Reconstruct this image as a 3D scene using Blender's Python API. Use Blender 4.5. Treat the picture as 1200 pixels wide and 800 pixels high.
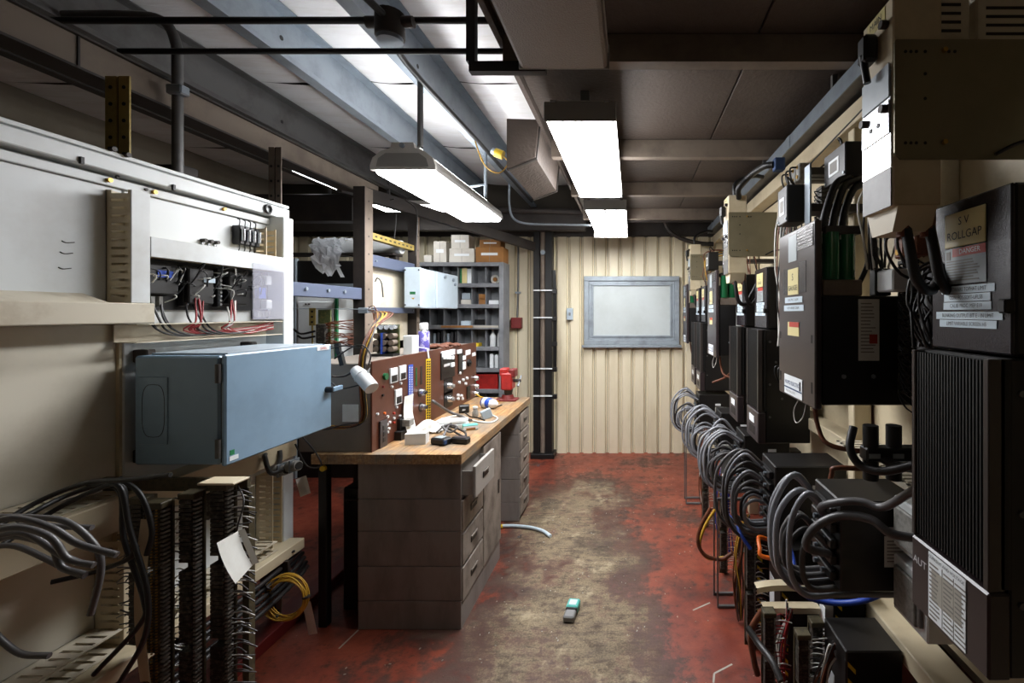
import bpy, math, random
from mathutils import Vector, Matrix
R = random.Random(7)
for o in list(bpy.data.objects): bpy.data.objects.remove(o)
SC = bpy.context.scene
COL = SC.collection

# ---------------------------------------------------------------- camera
F = 533.33; CX = 740.0; CY = 367.0; CH = 1.5
cam_d = bpy.data.cameras.new('camera'); cam = bpy.data.objects.new('camera', cam_d); COL.objects.link(cam)
cam.location = (0, 0, CH); cam.rotation_euler = (math.pi/2, 0, 0)
cam_d.sensor_width = 36; cam_d.lens = 16.0; cam_d.shift_x = -140/1200; cam_d.shift_y = -33/1200
cam_d.clip_start = 0.02
SC.camera = cam
# ---------------------------------------------------------------- world and exposure
W = bpy.data.worlds.new('world'); SC.world = W; W.use_nodes = True
W.node_tree.nodes['Background'].inputs[0].default_value = (0.75, 0.85, 1.0, 1)
W.node_tree.nodes['Background'].inputs[1].default_value = 0.0   # closed room: only its lamps light it
vs = SC.view_settings
vs.view_transform = 'Standard'; vs.look = 'None'; vs.gamma = 1.0; vs.use_curve_mapping = False
vs.exposure = 0.9
LAMP = 19.0        # radiance of the lit diffusers

# ---------------------------------------------------------------- helpers
def P(px, py, Y):                 # pixel -> point at depth Y
    return Vector(((px-CX)/F*Y, Y, CH-(py-CY)/F*Y))
def PX(px, py, X):                # pixel -> point on the plane x = X
    return P(px, py, X*F/(px-CX))
def PZ(px, py, z):                # pixel -> point on the plane z
    return P(px, py, (CH-z)*F/(py-CY))
def lin(c):
    if isinstance(c, str):
        c = c.lstrip('#'); c = [int(c[i:i+2], 16)/255 for i in (0, 2, 4)]
    return tuple(((v/12.92) if v <= .04045 else ((v+.055)/1.055)**2.4) for v in c)

class MB:
    def __init__(s): s.v = []; s.f = []; s.sm = []
    def add(s, vs, fs, smooth=False):
        b = len(s.v); s.v += [tuple(v) for v in vs]
        for f in fs: s.f.append(tuple(i+b for i in f)); s.sm.append(smooth)
        return s
    def box(s, x0, x1, y0, y1, z0, z1, b=0.0):
        if x0 > x1: x0, x1 = x1, x0
        if y0 > y1: y0, y1 = y1, y0
        if z0 > z1: z0, z1 = z1, z0
        b = min(b, (x1-x0)*.45, (y1-y0)*.45, (z1-z0)*.45)
        if b <= 0:
            vs = [(x, y, z) for z in (z0, z1) for y in (y0, y1) for x in (x0, x1)]
            return s.add(vs, [(0,2,3,1),(4,5,7,6),(0,1,5,4),(2,6,7,3),(0,4,6,2),(1,3,7,5)])
        vs = []; idx = {}
        for sx in (0, 1):
            for sy in (0, 1):
                for sz in (0, 1):
                    c = ((x0, x1)[sx], (y0, y1)[sy], (z0, z1)[sz]); d = (1-2*sx, 1-2*sy, 1-2*sz)
                    for a in range(3):
                        idx[(sx, sy, sz, a)] = len(vs)
                        vs.append(tuple(c[k] + (0 if k == a else d[k]*b) for k in range(3)))
        fs = []
        def q(l): fs.append(tuple(idx[k] for k in l))
        for a in range(3):
            o = [k for k in range(3) if k != a]
            for sa in (0, 1):
                l = []
                for (p, r) in ((0,0),(1,0),(1,1),(0,1)):
                    k = [0,0,0]; k[a] = sa; k[o[0]] = p; k[o[1]] = r; l.append((*k, a))
                flip = (sa == 0) ^ (a == 1)
                q(l[::-1] if flip else l)
        for a in range(3):            # edges along axis a
            o = [k for k in range(3) if k != a]
            for p in (0, 1):
                for r in (0, 1):
                    k0 = [0,0,0]; k0[o[0]] = p; k0[o[1]] = r; k1 = list(k0); k1[a] = 1
                    l = [(*k0, o[0]), (*k1, o[0]), (*k1, o[1]), (*k0, o[1])]
                    flip = (p == r) ^ (a == 1)
                    q(l if flip else l[::-1])
        for sx in (0, 1):
            for sy in (0, 1):
                for sz in (0, 1):
                    l = [(sx,sy,sz,0),(sx,sy,sz,1),(sx,sy,sz,2)]
                    q(l if (sx+sy+sz) % 2 == 1 else l[::-1])
        return s.add(vs, fs)
    def cyl(s, p0, p1, r0, r1=None, n=12, smooth=True, caps=True):
        p0 = Vector(p0); p1 = Vector(p1); r1 = r0 if r1 is None else r1
        d = (p1-p0).normalized(); u = d.orthogonal().normalized(); w = d.cross(u)
        vs = []
        for p, r in ((p0, r0), (p1, r1)):
            for i in range(n):
                a = 2*math.pi*i/n; vs.append(p + u*(r*math.cos(a)) + w*(r*math.sin(a)))
        s.add(vs, [(i, (i+1) % n, n+(i+1) % n, n+i) for i in range(n)], smooth)
        if caps:
            s.add(vs[:n], [tuple(range(n))[::-1]]); s.add(vs[n:], [tuple(range(n))])
        return s
    def tube(s, pts, r, n=6, sub=5):
        pts = smooth_path(pts, sub) if sub > 1 else [Vector(p) for p in pts]
        m = len(pts); vs = []
        t0 = (pts[1]-pts[0]).normalized(); u = t0.orthogonal().normalized()
        for i, p in enumerate(pts):
            t = (pts[min(i+1, m-1)]-pts[max(i-1, 0)])
            t = t.normalized() if t.length > 1e-9 else t0
            u = (u - t*u.dot(t)); u = u.normalized() if u.length > 1e-6 else t.orthogonal().normalized()
            w = t.cross(u)
            for k in range(n):
                a = 2*math.pi*k/n; vs.append(p + u*(r*math.cos(a)) + w*(r*math.sin(a)))
        fs = []
        for i in range(m-1):
            for k in range(n):
                fs.append((i*n+k, i*n+(k+1) % n, (i+1)*n+(k+1) % n, (i+1)*n+k))
        s.add(vs, fs, True)
        s.add(vs[:n], [tuple(range(n))[::-1]]); s.add(vs[-n:], [tuple(range(n))])
        return s
    def prism(s, poly, axis, a, b):   # poly: list of 2D points in the two other axes
        def mk(p, t):
            return {'x': (t, p[0], p[1]), 'y': (p[0], t, p[1]), 'z': (p[0], p[1], t)}[axis]
        n = len(poly); vs = [mk(p, a) for p in poly] + [mk(p, b) for p in poly]
        return s.add(vs, [tuple(range(n)), tuple(range(n, 2*n))[::-1]] + [(i, n+i, n+(i+1) % n, (i+1) % n) for i in range(n)])
    def lathe(s, prof, c=(0, 0, 0), n=16):
        vs = []
        for r, z in prof:
            for i in range(n):
                a = 2*math.pi*i/n; vs.append((c[0]+r*math.cos(a), c[1]+r*math.sin(a), c[2]+z))
        m = len(prof)
        s.add(vs, [(j*n+i, j*n+(i+1) % n, (j+1)*n+(i+1) % n, (j+1)*n+i) for j in range(m-1) for i in range(n)], True)
        s.add(vs[:n], [tuple(range(n))[::-1]]); s.add(vs[-n:], [tuple(range(n))])
        return s
    def beam(s, p0, p1, w, h):        # square bar between two points
        p0 = Vector(p0); p1 = Vector(p1); d = (p1-p0).normalized()
        up = Vector((0, 0, 1)) if abs(d.z) < .9 else Vector((0, 1, 0))
        sd = d.cross(up).normalized(); up = sd.cross(d)
        vs = [p + sd*(a*w/2) + up*(b*h/2) for p in (p0, p1) for a, b in ((-1,-1),(1,-1),(1,1),(-1,1))]
        return s.add(vs, [(0,1,2,3),(7,6,5,4),(0,4,5,1),(1,5,6,2),(2,6,7,3),(3,7,4,0)])
    def quad(s, *p): return s.add(p, [tuple(range(len(p)))])
    def grid(s, fn, nu, nv, smooth=True):
        vs = [fn(i/nu, j/nv) for j in range(nv+1) for i in range(nu+1)]
        return s.add(vs, [(j*(nu+1)+i, j*(nu+1)+i+1, (j+1)*(nu+1)+i+1, (j+1)*(nu+1)+i) for j in range(nv) for i in range(nu)], smooth)
    def xf(s, m):
        s.v = [tuple(m @ Vector(v)) for v in s.v]; return s
    def mesh(s, name, org=Vector((0, 0, 0))):
        me = bpy.data.meshes.new(name)
        me.from_pydata([tuple(Vector(v)-org) for v in s.v], [], s.f)
        me.polygons.foreach_set('use_smooth', s.sm); me.update()
        return me

def smooth_path(pts, sub):
    pts = [Vector(p) for p in pts]
    if len(pts) < 3: return pts
    q = [pts[0]*2-pts[1]] + pts + [pts[-1]*2-pts[-2]]; out = []
    for i in range(1, len(q)-2):
        a, b, c, d = q[i-1], q[i], q[i+1], q[i+2]
        for k in range(sub):
            t = k/sub
            out.append(.5*((2*b)+(c-a)*t+(2*a-5*b+4*c-d)*t*t+(3*b-a-3*c+d)*t**3))
    out.append(pts[-1]); return out

ORG = {}
def tag(o, label=None, cat=None, group=None, kind=None):
    if label: o['label'] = label
    if cat: o['category'] = cat
    if group: o['group'] = group
    if kind: o['kind'] = kind
    return o
def thing(name, label, cat, loc=(0, 0, 0), rz=0.0, group=None, local=False, kind=None):
    o = bpy.data.objects.new(name, None); COL.objects.link(o)
    o.empty_display_size = .05
    o.location = loc; o.rotation_euler = (0, 0, rz)
    ORG[o.name] = Vector((0, 0, 0)) if local else Vector(loc)
    return tag(o, label, cat, group, kind)
def part(name, mb, m, parent=None, label=None, kind=None, loc=None):
    org = ORG.get(parent.name, Vector((0, 0, 0))) if parent else Vector(loc or (0, 0, 0))
    me = mb.mesh(name, org) if isinstance(mb, MB) else mb
    if m is not None and not me.materials: me.materials.append(M[m] if isinstance(m, str) else m)
    o = bpy.data.objects.new(name, me); COL.objects.link(o)
    if parent: o.parent = parent; ORG[o.name] = org
    else: o.location = org; ORG[o.name] = org
    if label: o['label'] = label
    if kind: o['kind'] = kind
    return o
def solo(name, mb, m, label, cat, group=None, loc=None, kind=None):
    if loc is None:
        xs = [v[0] for v in mb.v]; ys = [v[1] for v in mb.v]; zs = [v[2] for v in mb.v]
        loc = ((min(xs)+max(xs))/2, (min(ys)+max(ys))/2, min(zs))
    o = part(name, mb, m, None, loc=loc); return tag(o, label, cat, group, kind)
def struct(name, mb, m, parent=None, label=None):
    o = part(name, mb, m, parent)
    if not parent: o['kind'] = 'structure'
    if label: o['label'] = label
    return o
def copy_tree(o, parent=None):
    c = o.copy(); COL.objects.link(c); c.parent = parent
    for ch in list(o.children): copy_tree(ch, c)
    return c
def bx(*a, b=0.0): return MB().box(*a, b=b)

# ---- lettering, turned into a mesh: local x right, z up, facing -y, centred on (x, y, z)
def letters(text, h, x, y, z, m, parent, align='CENTER', squeeze=1.0, name='lettering'):
    cu = bpy.data.curves.new('txt', 'FONT'); cu.body = text; cu.size = h*1.4; cu.align_x = align; cu.align_y = 'CENTER'
    cu.resolution_u = 2; cu.space_line = .8
    ob = bpy.data.objects.new('txt', cu); COL.objects.link(ob)
    dg = bpy.context.evaluated_depsgraph_get(); dg.update()
    me = bpy.data.meshes.new_from_object(ob.evaluated_get(dg))
    bpy.data.objects.remove(ob); bpy.data.curves.remove(cu)
    me.transform(Matrix.Translation((x, y, z)) @ Matrix.Rotation(math.pi/2, 4, 'X') @ Matrix.Diagonal((squeeze, 1, 1, 1)))
    me.name = name; me.materials.clear(); me.materials.append(M[m])
    o = bpy.data.objects.new(name, me); COL.objects.link(o); o.parent = parent
    return o

# ---------------------------------------------------------------- materials
M = {}
def mat(name, c, rough=.5, metal=0.0, c2=None, amt=.5, scale=6.0, lo=.45, hi=.7, bump=0.0, bscale=60.0, stretch=(1, 1, 1), spec=.5, alpha=None, trans=0.0):
    m = bpy.data.materials.new(name); m.use_nodes = True; nt = m.node_tree; N = nt.nodes; L = nt.links
    b = N['Principled BSDF']; b.inputs['Roughness'].default_value = rough; b.inputs['Metallic'].default_value = metal
    b.inputs['Specular IOR Level'].default_value = spec
    col = (*lin(c), 1); b.inputs['Base Color'].default_value = col
    if trans: b.inputs['Transmission Weight'].default_value = trans
    if alpha is not None: b.inputs['Alpha'].default_value = alpha
    if c2 or bump:
        tc = N.new('ShaderNodeTexCoord'); mp = N.new('ShaderNodeMapping'); mp.inputs['Scale'].default_value = stretch
        oi = N.new('ShaderNodeObjectInfo'); va = N.new('ShaderNodeVectorMath'); va.operation = 'ADD'
        sc_ = N.new('ShaderNodeVectorMath'); sc_.operation = 'SCALE'; sc_.inputs['Scale'].default_value = 13.7
        cb = N.new('ShaderNodeCombineXYZ')
        for k in range(3): L.new(oi.outputs['Random'], cb.inputs[k])
        L.new(cb.outputs[0], sc_.inputs[0])
        L.new(tc.outputs['Object'], va.inputs[0]); L.new(sc_.outputs[0], va.inputs[1])
        L.new(va.outputs[0], mp.inputs['Vector'])
    if c2:
        nz = N.new('ShaderNodeTexNoise'); nz.inputs['Scale'].default_value = scale; nz.inputs['Detail'].default_value = 6; nz.inputs['Roughness'].default_value = .65
        L.new(mp.outputs[0], nz.inputs['Vector'])
        mr = N.new('ShaderNodeMapRange'); mr.inputs['From Min'].default_value = lo; mr.inputs['From Max'].default_value = hi
        mr.inputs['To Max'].default_value = amt; L.new(nz.outputs['Fac'], mr.inputs['Value'])
        mx = N.new('ShaderNodeMix'); mx.data_type = 'RGBA'
        mx.inputs['A'].default_value = col; mx.inputs['B'].default_value = (*lin(c2), 1)
        L.new(mr.outputs[0], mx.inputs['Factor']); L.new(mx.outputs['Result'], b.inputs['Base Color'])
    if bump:
        bn = N.new('ShaderNodeTexNoise'); bn.inputs['Scale'].default_value = bscale; bn.inputs['Detail'].default_value = 3
        L.new(mp.outputs[0], bn.inputs['Vector'])
        bp = N.new('ShaderNodeBump'); bp.inputs['Strength'].default_value = bump; bp.inputs['Distance'].default_value = .01
        L.new(bn.outputs['Fac'], bp.inputs['Height']); L.new(bp.outputs[0], b.inputs['Normal'])
    M[name] = m; return m
def emit(name, c, strength, c2=None, scale=3.0):
    m = bpy.data.materials.new(name); m.use_nodes = True; nt = m.node_tree; N = nt.nodes
    N.remove(N['Principled BSDF']); e = N.new('ShaderNodeEmission'); e.inputs[0].default_value = (*lin(c), 1); e.inputs[1].default_value = strength
    nt.links.new(e.outputs[0], N['Material Output'].inputs[0]); M[name] = m; return m

mat('cladding', '#ddd2b6', .5, c2='#a8966f', amt=.5, scale=3.5, lo=.5, hi=.75, stretch=(1, 1, .25))
mat('cladding_back', '#4a4338', .7)
mat('ceiling', '#4d423a', .65, c2='#352c25', amt=.7, scale=2.5, bump=.4, bscale=55)
mat('steel_dark', '#2e2926', .55, .3, c2='#4a413a', amt=.5, scale=5)
mat('steel_black', '#161413', .5, .2)
mat('galv', '#8e979f', .42, .55, c2='#6c737b', amt=.6, scale=7)
mat('galv_dark', '#6b6a69', .5, .4, c2='#3f3a37', amt=.7, scale=4)
mat('beam_taupe', '#7a6d60', .7, .1, c2='#564b42', amt=.7, scale=5)
mat('insulation', '#eaeaea', .45, c2='#cfc9c0', amt=.5, scale=3, bump=.3, bscale=11, stretch=(1, 5, 1))
mat('white_paint', '#d5d9d9', .42, c2='#9c9383', amt=.5, scale=2.2, lo=.5, hi=.8)
mat('panel_cream', '#dcd5c3', .45, c2='#a2977f', amt=.5, scale=2.2, lo=.5, hi=.8)
mat('cream_paint', '#cbbd9f', .5, c2='#8a7452', amt=.6, scale=4, lo=.5, hi=.8)
mat('cream_shelf', '#c9c0ac', .5, c2='#8c7550', amt=.6, scale=6, lo=.5, hi=.75)
mat('wall_inner', '#968d7d', .8, c2='#766c5c', amt=.6, scale=2)
mat('blue_grey', '#7f9ab0', .38, c2='#6d8496', amt=.5, scale=5)
mat('box_side', '#575355', .45)
mat('pale_grey', '#a9b6bf', .4, c2='#8a949b', amt=.5, scale=4)
mat('rail_blue', '#535b70', .45, .2, c2='#4d5768', amt=.6, scale=8)
mat('olive_steel', '#a8924f', .55, .2, c2='#6f5f35', amt=.7, scale=12)
mat('plate_olive', '#837b63', .4, .35, c2='#6b634c', amt=.5, scale=5)
mat('wood_side', '#8a5f35', .5, c2='#4e3019', amt=.7, scale=10, stretch=(6, .6, 6))
mat('console_red', '#573021', .42, c2='#3f2015', amt=.7, scale=6)
mat('console_grey', '#857c72', .6, c2='#6a625a', amt=.6, scale=4)
mat('cab_side', '#8b837d', .6, c2='#645c57', amt=.6, scale=4, stretch=(2, 2, .6))
mat('cab_front', '#948a80', .55, c2='#4b4039', amt=.85, scale=7, lo=.42, hi=.66, stretch=(1, 1, .8))
mat('drawer_grey', '#a8a49d', .45, c2='#6b645d', amt=.5, scale=5)
mat('drive_black', '#151312', .42, c2='#1e1b1a', amt=.5, scale=4)
mat('drive_brown', '#362d2e', .3, c2='#2c2526', amt=.5, scale=5)
mat('drive_gloss', '#262125', .26, bump=.12, bscale=300)
mat('fin_black', '#0d0c0c', .55)
mat('frame_grey', '#453f3c', .35, .3)
mat('plastic_black', '#111010', .4)
mat('cable_grey', '#5a5858', .36, c2='#3c3a3a', amt=.5, scale=9)
mat('cable_grey_highlit', '#8d8f94', .32, c2='#6c6d71', amt=.5, scale=9)  # paler copy of the hose grey: bright highlights put into the colour
mat('cable_dark', '#2a2726', .45)
mat('cable_black', '#0f0e0e', .45)
mat('cable_blue', '#1d3f9a', .45)
mat('cable_yellow', '#b98f2a', .5)
mat('cable_brown', '#6c3a20', .55, c2='#3a2418', amt=.7, scale=40)
mat('cable_red', '#8e2022', .5)
mat('cable_white', '#cfcdc6', .5)
mat('paper', '#dcdcd6', .7, c2='#b3ad9f', amt=.4, scale=8)
mat('paper_dim', '#a7a296', .75)
mat('label_white', '#e6eaec', .5)
mat('label_blue', '#c4d3dc', .5)
mat('label_yellow', '#d8cb93', .3)
mat('label_red', '#b03a2a', .5)
mat('label_grey', '#9aa3a6', .4)
mat('ink', '#22242a', .6)
mat('ink_red', '#b02a22', .6)
mat('ink_blue', '#24406c', .6)
mat('ink_white', '#c9c9cc', .5)
mat('ink_grey', '#7e7a74', .6)
mat('white_plastic', '#d9dcdc', .4)
mat('clear_plastic', '#c8c8d4', .08, alpha=.28)
mat('wrap_plastic', '#f3f4f6', .3, alpha=.93, bump=.5, bscale=40)
mat('cardboard', '#9b6a35', .8, c2='#6e4720', amt=.6, scale=6)
mat('carton_white', '#cfcac0', .75, c2='#a79f92', amt=.5, scale=5)
mat('shelf_grey', '#85878a', .5, .25, c2='#54585f', amt=.6, scale=6)
mat('shelf_dark', '#47474a', .6, c2='#2e2c2c', amt=.6, scale=5)
mat('red_paint', '#a02420', .4, c2='#5c1513', amt=.6, scale=9)
mat('red_dark', '#6c1f1d', .5)
mat('chrome', '#c9ccd0', .22, .9)
mat('brass', '#b08a45', .35, .8)
mat('green_glass', '#175a35', .2)
mat('green_tape', '#1f7a4a', .5)
mat('yellow_paint', '#e2bf2a', .5)
mat('orange_plastic', '#d8651c', .4)
mat('blue_plastic', '#2a4fb5', .35)
mat('purple_label', '#6b62b8', .35, c2='#c9c6e6', amt=.9, scale=30, lo=.5, hi=.55)
mat('teal_plastic', '#58b3a8', .4)
mat('grey_plastic', '#7d7d7c', .45)
mat('glove_brown', '#5e3521', .7)
mat('pane_grey', '#b9c0bf', .55, c2='#a3a8a4', amt=.5, scale=3)
mat('window_frame', '#98a1a8', .45, .3, c2='#6c7174', amt=.6, scale=8)
mat('fixture_white', '#b7b3ac', .45)
mat('fixture_grey', '#8b8884', .45, .2)
mat('lens_unlit', '#86766c', .35, bump=.5, bscale=220)
mat('brown_cloth', '#5c4432', .9)
mat('circuit_green', '#3f4a2a', .5, c2='#7d7040', amt=.8, scale=60)
mat('terminal_dark', '#26221d', .5, c2='#5d5a50', amt=.8, scale=70, lo=.5, hi=.6)
mat('terminal_olive', '#4e4630', .55, c2='#221e18', amt=.8, scale=60)
mat('terminal_grey', '#8c8a84', .5, c2='#4a4845', amt=.7, scale=60)
emit('lamp_lens', '#fbfcff', LAMP)
emit('lamp_up', '#fbfcff', LAMP)
emit('lamp_far', '#fbfdff', 9.0)
def wrap_mat():
    m = bpy.data.materials.new('thin_wrap'); m.use_nodes = True; N = m.node_tree.nodes; L = m.node_tree.links
    d = N['Principled BSDF']; d.inputs['Base Color'].default_value = (.9, .92, .95, 1); d.inputs['Roughness'].default_value = .2
    t = N.new('ShaderNodeBsdfTranslucent'); t.inputs[0].default_value = (.92, .94, .97, 1)
    x = N.new('ShaderNodeMixShader'); x.inputs[0].default_value = .6
    L.new(d.outputs[0], x.inputs[1]); L.new(t.outputs[0], x.inputs[2]); L.new(x.outputs[0], N['Material Output'].inputs[0])
    M['wrap_plastic'] = m
wrap_mat()
def floor_mat():
    m = bpy.data.materials.new('painted_floor'); m.use_nodes = True; nt = m.node_tree; N = nt.nodes; L = nt.links
    b = N['Principled BSDF']
    g = N.new('ShaderNodeNewGeometry'); sp = N.new('ShaderNodeSeparateXYZ'); L.new(g.outputs['Position'], sp.inputs[0])
    def noise(scale, detail=6, rough=.6, st=None):
        n = N.new('ShaderNodeTexNoise'); n.inputs['Scale'].default_value = scale; n.inputs['Detail'].default_value = detail; n.inputs['Roughness'].default_value = rough
        if st:
            mp = N.new('ShaderNodeMapping'); mp.inputs['Scale'].default_value = st; L.new(g.outputs['Position'], mp.inputs[0]); L.new(mp.outputs[0], n.inputs['Vector'])
        else: L.new(g.outputs['Position'], n.inputs['Vector'])
        return n.outputs['Fac']
    def ma(op, a, bb, c=None):
        n = N.new('ShaderNodeMath'); n.operation = op
        for i, v in enumerate((a, bb, c)):
            if v is None: continue
            if hasattr(v, 'links') or hasattr(v, 'is_linked'): L.new(v, n.inputs[i])
            else: n.inputs[i].default_value = v
        return n.outputs[0]
    def rng(v, a, b_, c=0., d=1., smooth=True):
        n = N.new('ShaderNodeMapRange'); n.inputs['From Min'].default_value = a; n.inputs['From Max'].default_value = b_
        n.inputs['To Min'].default_value = c; n.inputs['To Max'].default_value = d
        if smooth: n.interpolation_type = 'SMOOTHSTEP'
        L.new(v, n.inputs['Value']); return n.outputs[0]
    def mix(f, a, c):
        n = N.new('ShaderNodeMix'); n.data_type = 'RGBA'
        if hasattr(f, 'is_linked'): L.new(f, n.inputs['Factor'])
        else: n.inputs['Factor'].default_value = f
        for k, v in (('A', a), ('B', c)):
            if isinstance(v, tuple): n.inputs[k].default_value = v
            else: L.new(v, n.inputs[k])
        return n.outputs['Result']
    x, y = sp.outputs[0], sp.outputs[1]
    # wear track along the aisle
    dx = ma('ABSOLUTE', ma('ADD', ma('ADD', x, .36), ma('MULTIPLY', ma('SUBTRACT', y, 2.6), .10)), 0)
    band = ma('MULTIPLY', rng(dx, .14, .68, 1., 0.), rng(y, 3.5, 4.5, 1., 0.))
    n1 = noise(3.2, 8, .7); n2 = noise(14, 8, .75); n3 = noise(120, 4, .7); ns = noise(9, 8, .75, (1.0, 3.2, 1))
    w = ma('ADD', ma('MULTIPLY', band, .58), ma('MULTIPLY', ma('SUBTRACT', noise(1.7, 8, .68), .5), 1.9))
    w = ma('ADD', w, ma('MULTIPLY', ma('SUBTRACT', n2, .5), 1.1))
    wear = rng(w, .06, .60)
    grime = ma('MULTIPLY', rng(w, .02, .22), rng(w, .30, .55, 1., 0.))
    red = mix(rng(n1, .35, .65), (*lin('#6d2d20'), 1), (*lin('#8c4430'), 1))
    red = mix(rng(n2, .52, .72, 0, .75), red, (*lin('#40211b'), 1))
    grit = mix(rng(n3, .3, .7), (*lin('#62543f'), 1), (*lin('#978569'), 1))
    grit = mix(rng(ns, .42, .64, 0, .75), grit, (*lin('#4d3f35'), 1))
    grit = mix(rng(noise(5, 7, .7), .54, .68, 0, .6), grit, (*lin('#b8a98a'), 1))
    grit = mix(rng(n2, .50, .68, 0, .8), grit, (*lin('#40332b'), 1))
    c = mix(wear, red, grit)
    c = mix(ma('MULTIPLY', grime, .7), c, (*lin('#33241f'), 1))
    dark = ma('MULTIPLY', rng(noise(2.3, 7, .7), .50, .66), .6)
    c = mix(dark, c, (*lin('#2c211d'), 1)); c = mix(ma('MULTIPLY', rng(ns, .55, .72), .5), c, (*lin('#352019'), 1))
    chips = rng(noise(38, 3, .5), .73, .76); c = mix(ma('MULTIPLY', chips, .8), c, (*lin('#c9bda6'), 1))
    L.new(c, b.inputs['Base Color'])
    L.new(ma('ADD', ma('MULTIPLY', wear, .35), rng(n2, .3, .7, .32, .5)), b.inputs['Roughness'])
    bp = N.new('ShaderNodeBump'); bp.inputs['Strength'].default_value = .25; bp.inputs['Distance'].default_value = .004
    L.new(n3, bp.inputs['Height']); L.new(bp.outputs[0], b.inputs['Normal'])
    M['floor'] = m
floor_mat()
def wood_mat():
    m = bpy.data.materials.new('worktop_wood'); m.use_nodes = True; nt = m.node_tree; N = nt.nodes; L = nt.links
    b = N['Principled BSDF']; g = N.new('ShaderNodeTexCoord')
    def noise(scale, st=(1, 1, 1), d=6, r=.65):
        mp = N.new('ShaderNodeMapping'); mp.inputs['Scale'].default_value = st; L.new(g.outputs['Object'], mp.inputs[0])
        n = N.new('ShaderNodeTexNoise'); n.inputs['Scale'].default_value = scale; n.inputs['Detail'].default_value = d; n.inputs['Roughness'].default_value = r
        L.new(mp.outputs[0], n.inputs['Vector']); return n.outputs['Fac']
    def ramp(v, els):
        r = N.new('ShaderNodeValToRGB'); e = r.color_ramp.elements
        while len(e) < len(els): e.new(.5)
        for k, (p, c) in enumerate(els): e[k].position = p; e[k].color = (*lin(c), 1)
        L.new(v, r.inputs[0]); return r.outputs[0]
    gr = ramp(noise(9, (8, .8, 8)), [(.3, '#71502f'), (.5, '#a27a4c'), (.7, '#c4a274')])
    st = noise(5, (1, 1, 1), 8, .75)
    mr = N.new('ShaderNodeMapRange'); mr.inputs['From Min'].default_value = .44; mr.inputs['From Max'].default_value = .62; mr.inputs['To Max'].default_value = .8
    L.new(st, mr.inputs['Value'])
    mx = N.new('ShaderNodeMix'); mx.data_type = 'RGBA'; L.new(mr.outputs[0], mx.inputs['Factor']); L.new(gr, mx.inputs['A']); mx.inputs['B'].default_value = (*lin('#787165'), 1)
    L.new(mx.outputs['Result'], b.inputs['Base Color']); b.inputs['Roughness'].default_value = .5
    M['worktop'] = m
wood_mat()
# ================================================================ THE SETTING
YB = 4.88; XL = -3.75; XR = 1.40; YF = -1.6; ZC = 2.50; ZR = 2.88; XBK = -0.46
struct('floor', bx(XL-.1, XR+.1, YF-.1, YB+.1, -.12, 0), 'floor')
wb = struct('wall_back', bx(XL-.1, XR+.1, YB+.04, YB+.13, 0, ZR+.1), 'cladding_back')
def clad_mesh():
    w = .1385; prof = [(0, .030), (.012, .030), (.020, 0), (.112, 0), (.120, .030), (w-.005, .030), (w-.005, .036)]
    mb = MB(); h = 2.32; vs = []
    for (x, d) in prof: vs += [(x, d, 0.0), (x, d, h)]
    mb.add(vs, [(2*i, 2*i+2, 2*i+3, 2*i+1) for i in range(len(prof)-1)])
    return mb.mesh('cladding_panel')
cm = clad_mesh(); cm.materials.append(M['cladding'])
n = int((1.36+3.72)/.1385)
for i in range(n):
    o = bpy.data.objects.new('cladding_panel', cm); COL.objects.link(o); o.parent = wb; o.location = (-3.72+i*.1385, YB, 0)
struct('wall_left', bx(XL-.1, XL, YF, YB, 0, ZR+.1), 'wall_inner')
struct('wall_right', bx(XR, XR+.1, YF, YB, 0, ZR+.1), 'wall_inner')
struct('wall_front', bx(XL-.1, XR+.1, YF-.1, YF, 0, ZR+.1), 'wall_inner')
struct('trim_1', bx(XL, XR, YB-.05, YB+.03, 2.32, 2.50, b=.004), 'steel_dark', label='dark steel header along the top of the cladding')
# low ceiling over the aisle: separate sheets between the joists
ce = struct('ceiling', bx(XBK, XR, YF, YB, ZC+.012, ZC+.06), 'steel_dark')
js = [YF, -.4, .75, 1.63, 2.62, 3.47, 4.34, YB]
for a, c in zip(js[:-1], js[1:]):
    part('ceiling_panel', bx(XBK+.004, .45, a+.006, c-.006, ZC-.002, ZC+.012, b=.002), 'ceiling', ce)
    part('ceiling_panel', bx(.458, XR, a+.006, c-.006, ZC-.002, ZC+.012, b=.002), 'ceiling', ce)
for k, y in enumerate(js[1:-1]):
    if k == 0: continue
    mb = MB(); d = .095 if k > 1 else .06
    mb.box(XBK, XR, y-.004, y+.004, ZC-d, ZC-.003); mb.box(XBK, XR, y-.004, y+.05, ZC-d-.006, ZC-d)
    tag(part('ceiling_joist', mb, 'beam_taupe', None, loc=(0.4, y, ZC-d)), ['', 'steel ceiling joist above the unlit fixture', 'steel ceiling joist between the unlit and the lit fixture', 'steel ceiling joist above the lit single lamp', 'steel ceiling joist between the two lit lamps', 'steel ceiling joist above the lamp with two diffusers'][k], 'joist', 'joists under the dark ceiling')
struct('trim_2', bx(XBK-.02, XBK, YF, YB-.06, ZC-.03, ZR), 'ceiling', label='upright fascia between low ceiling and roof')
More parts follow.
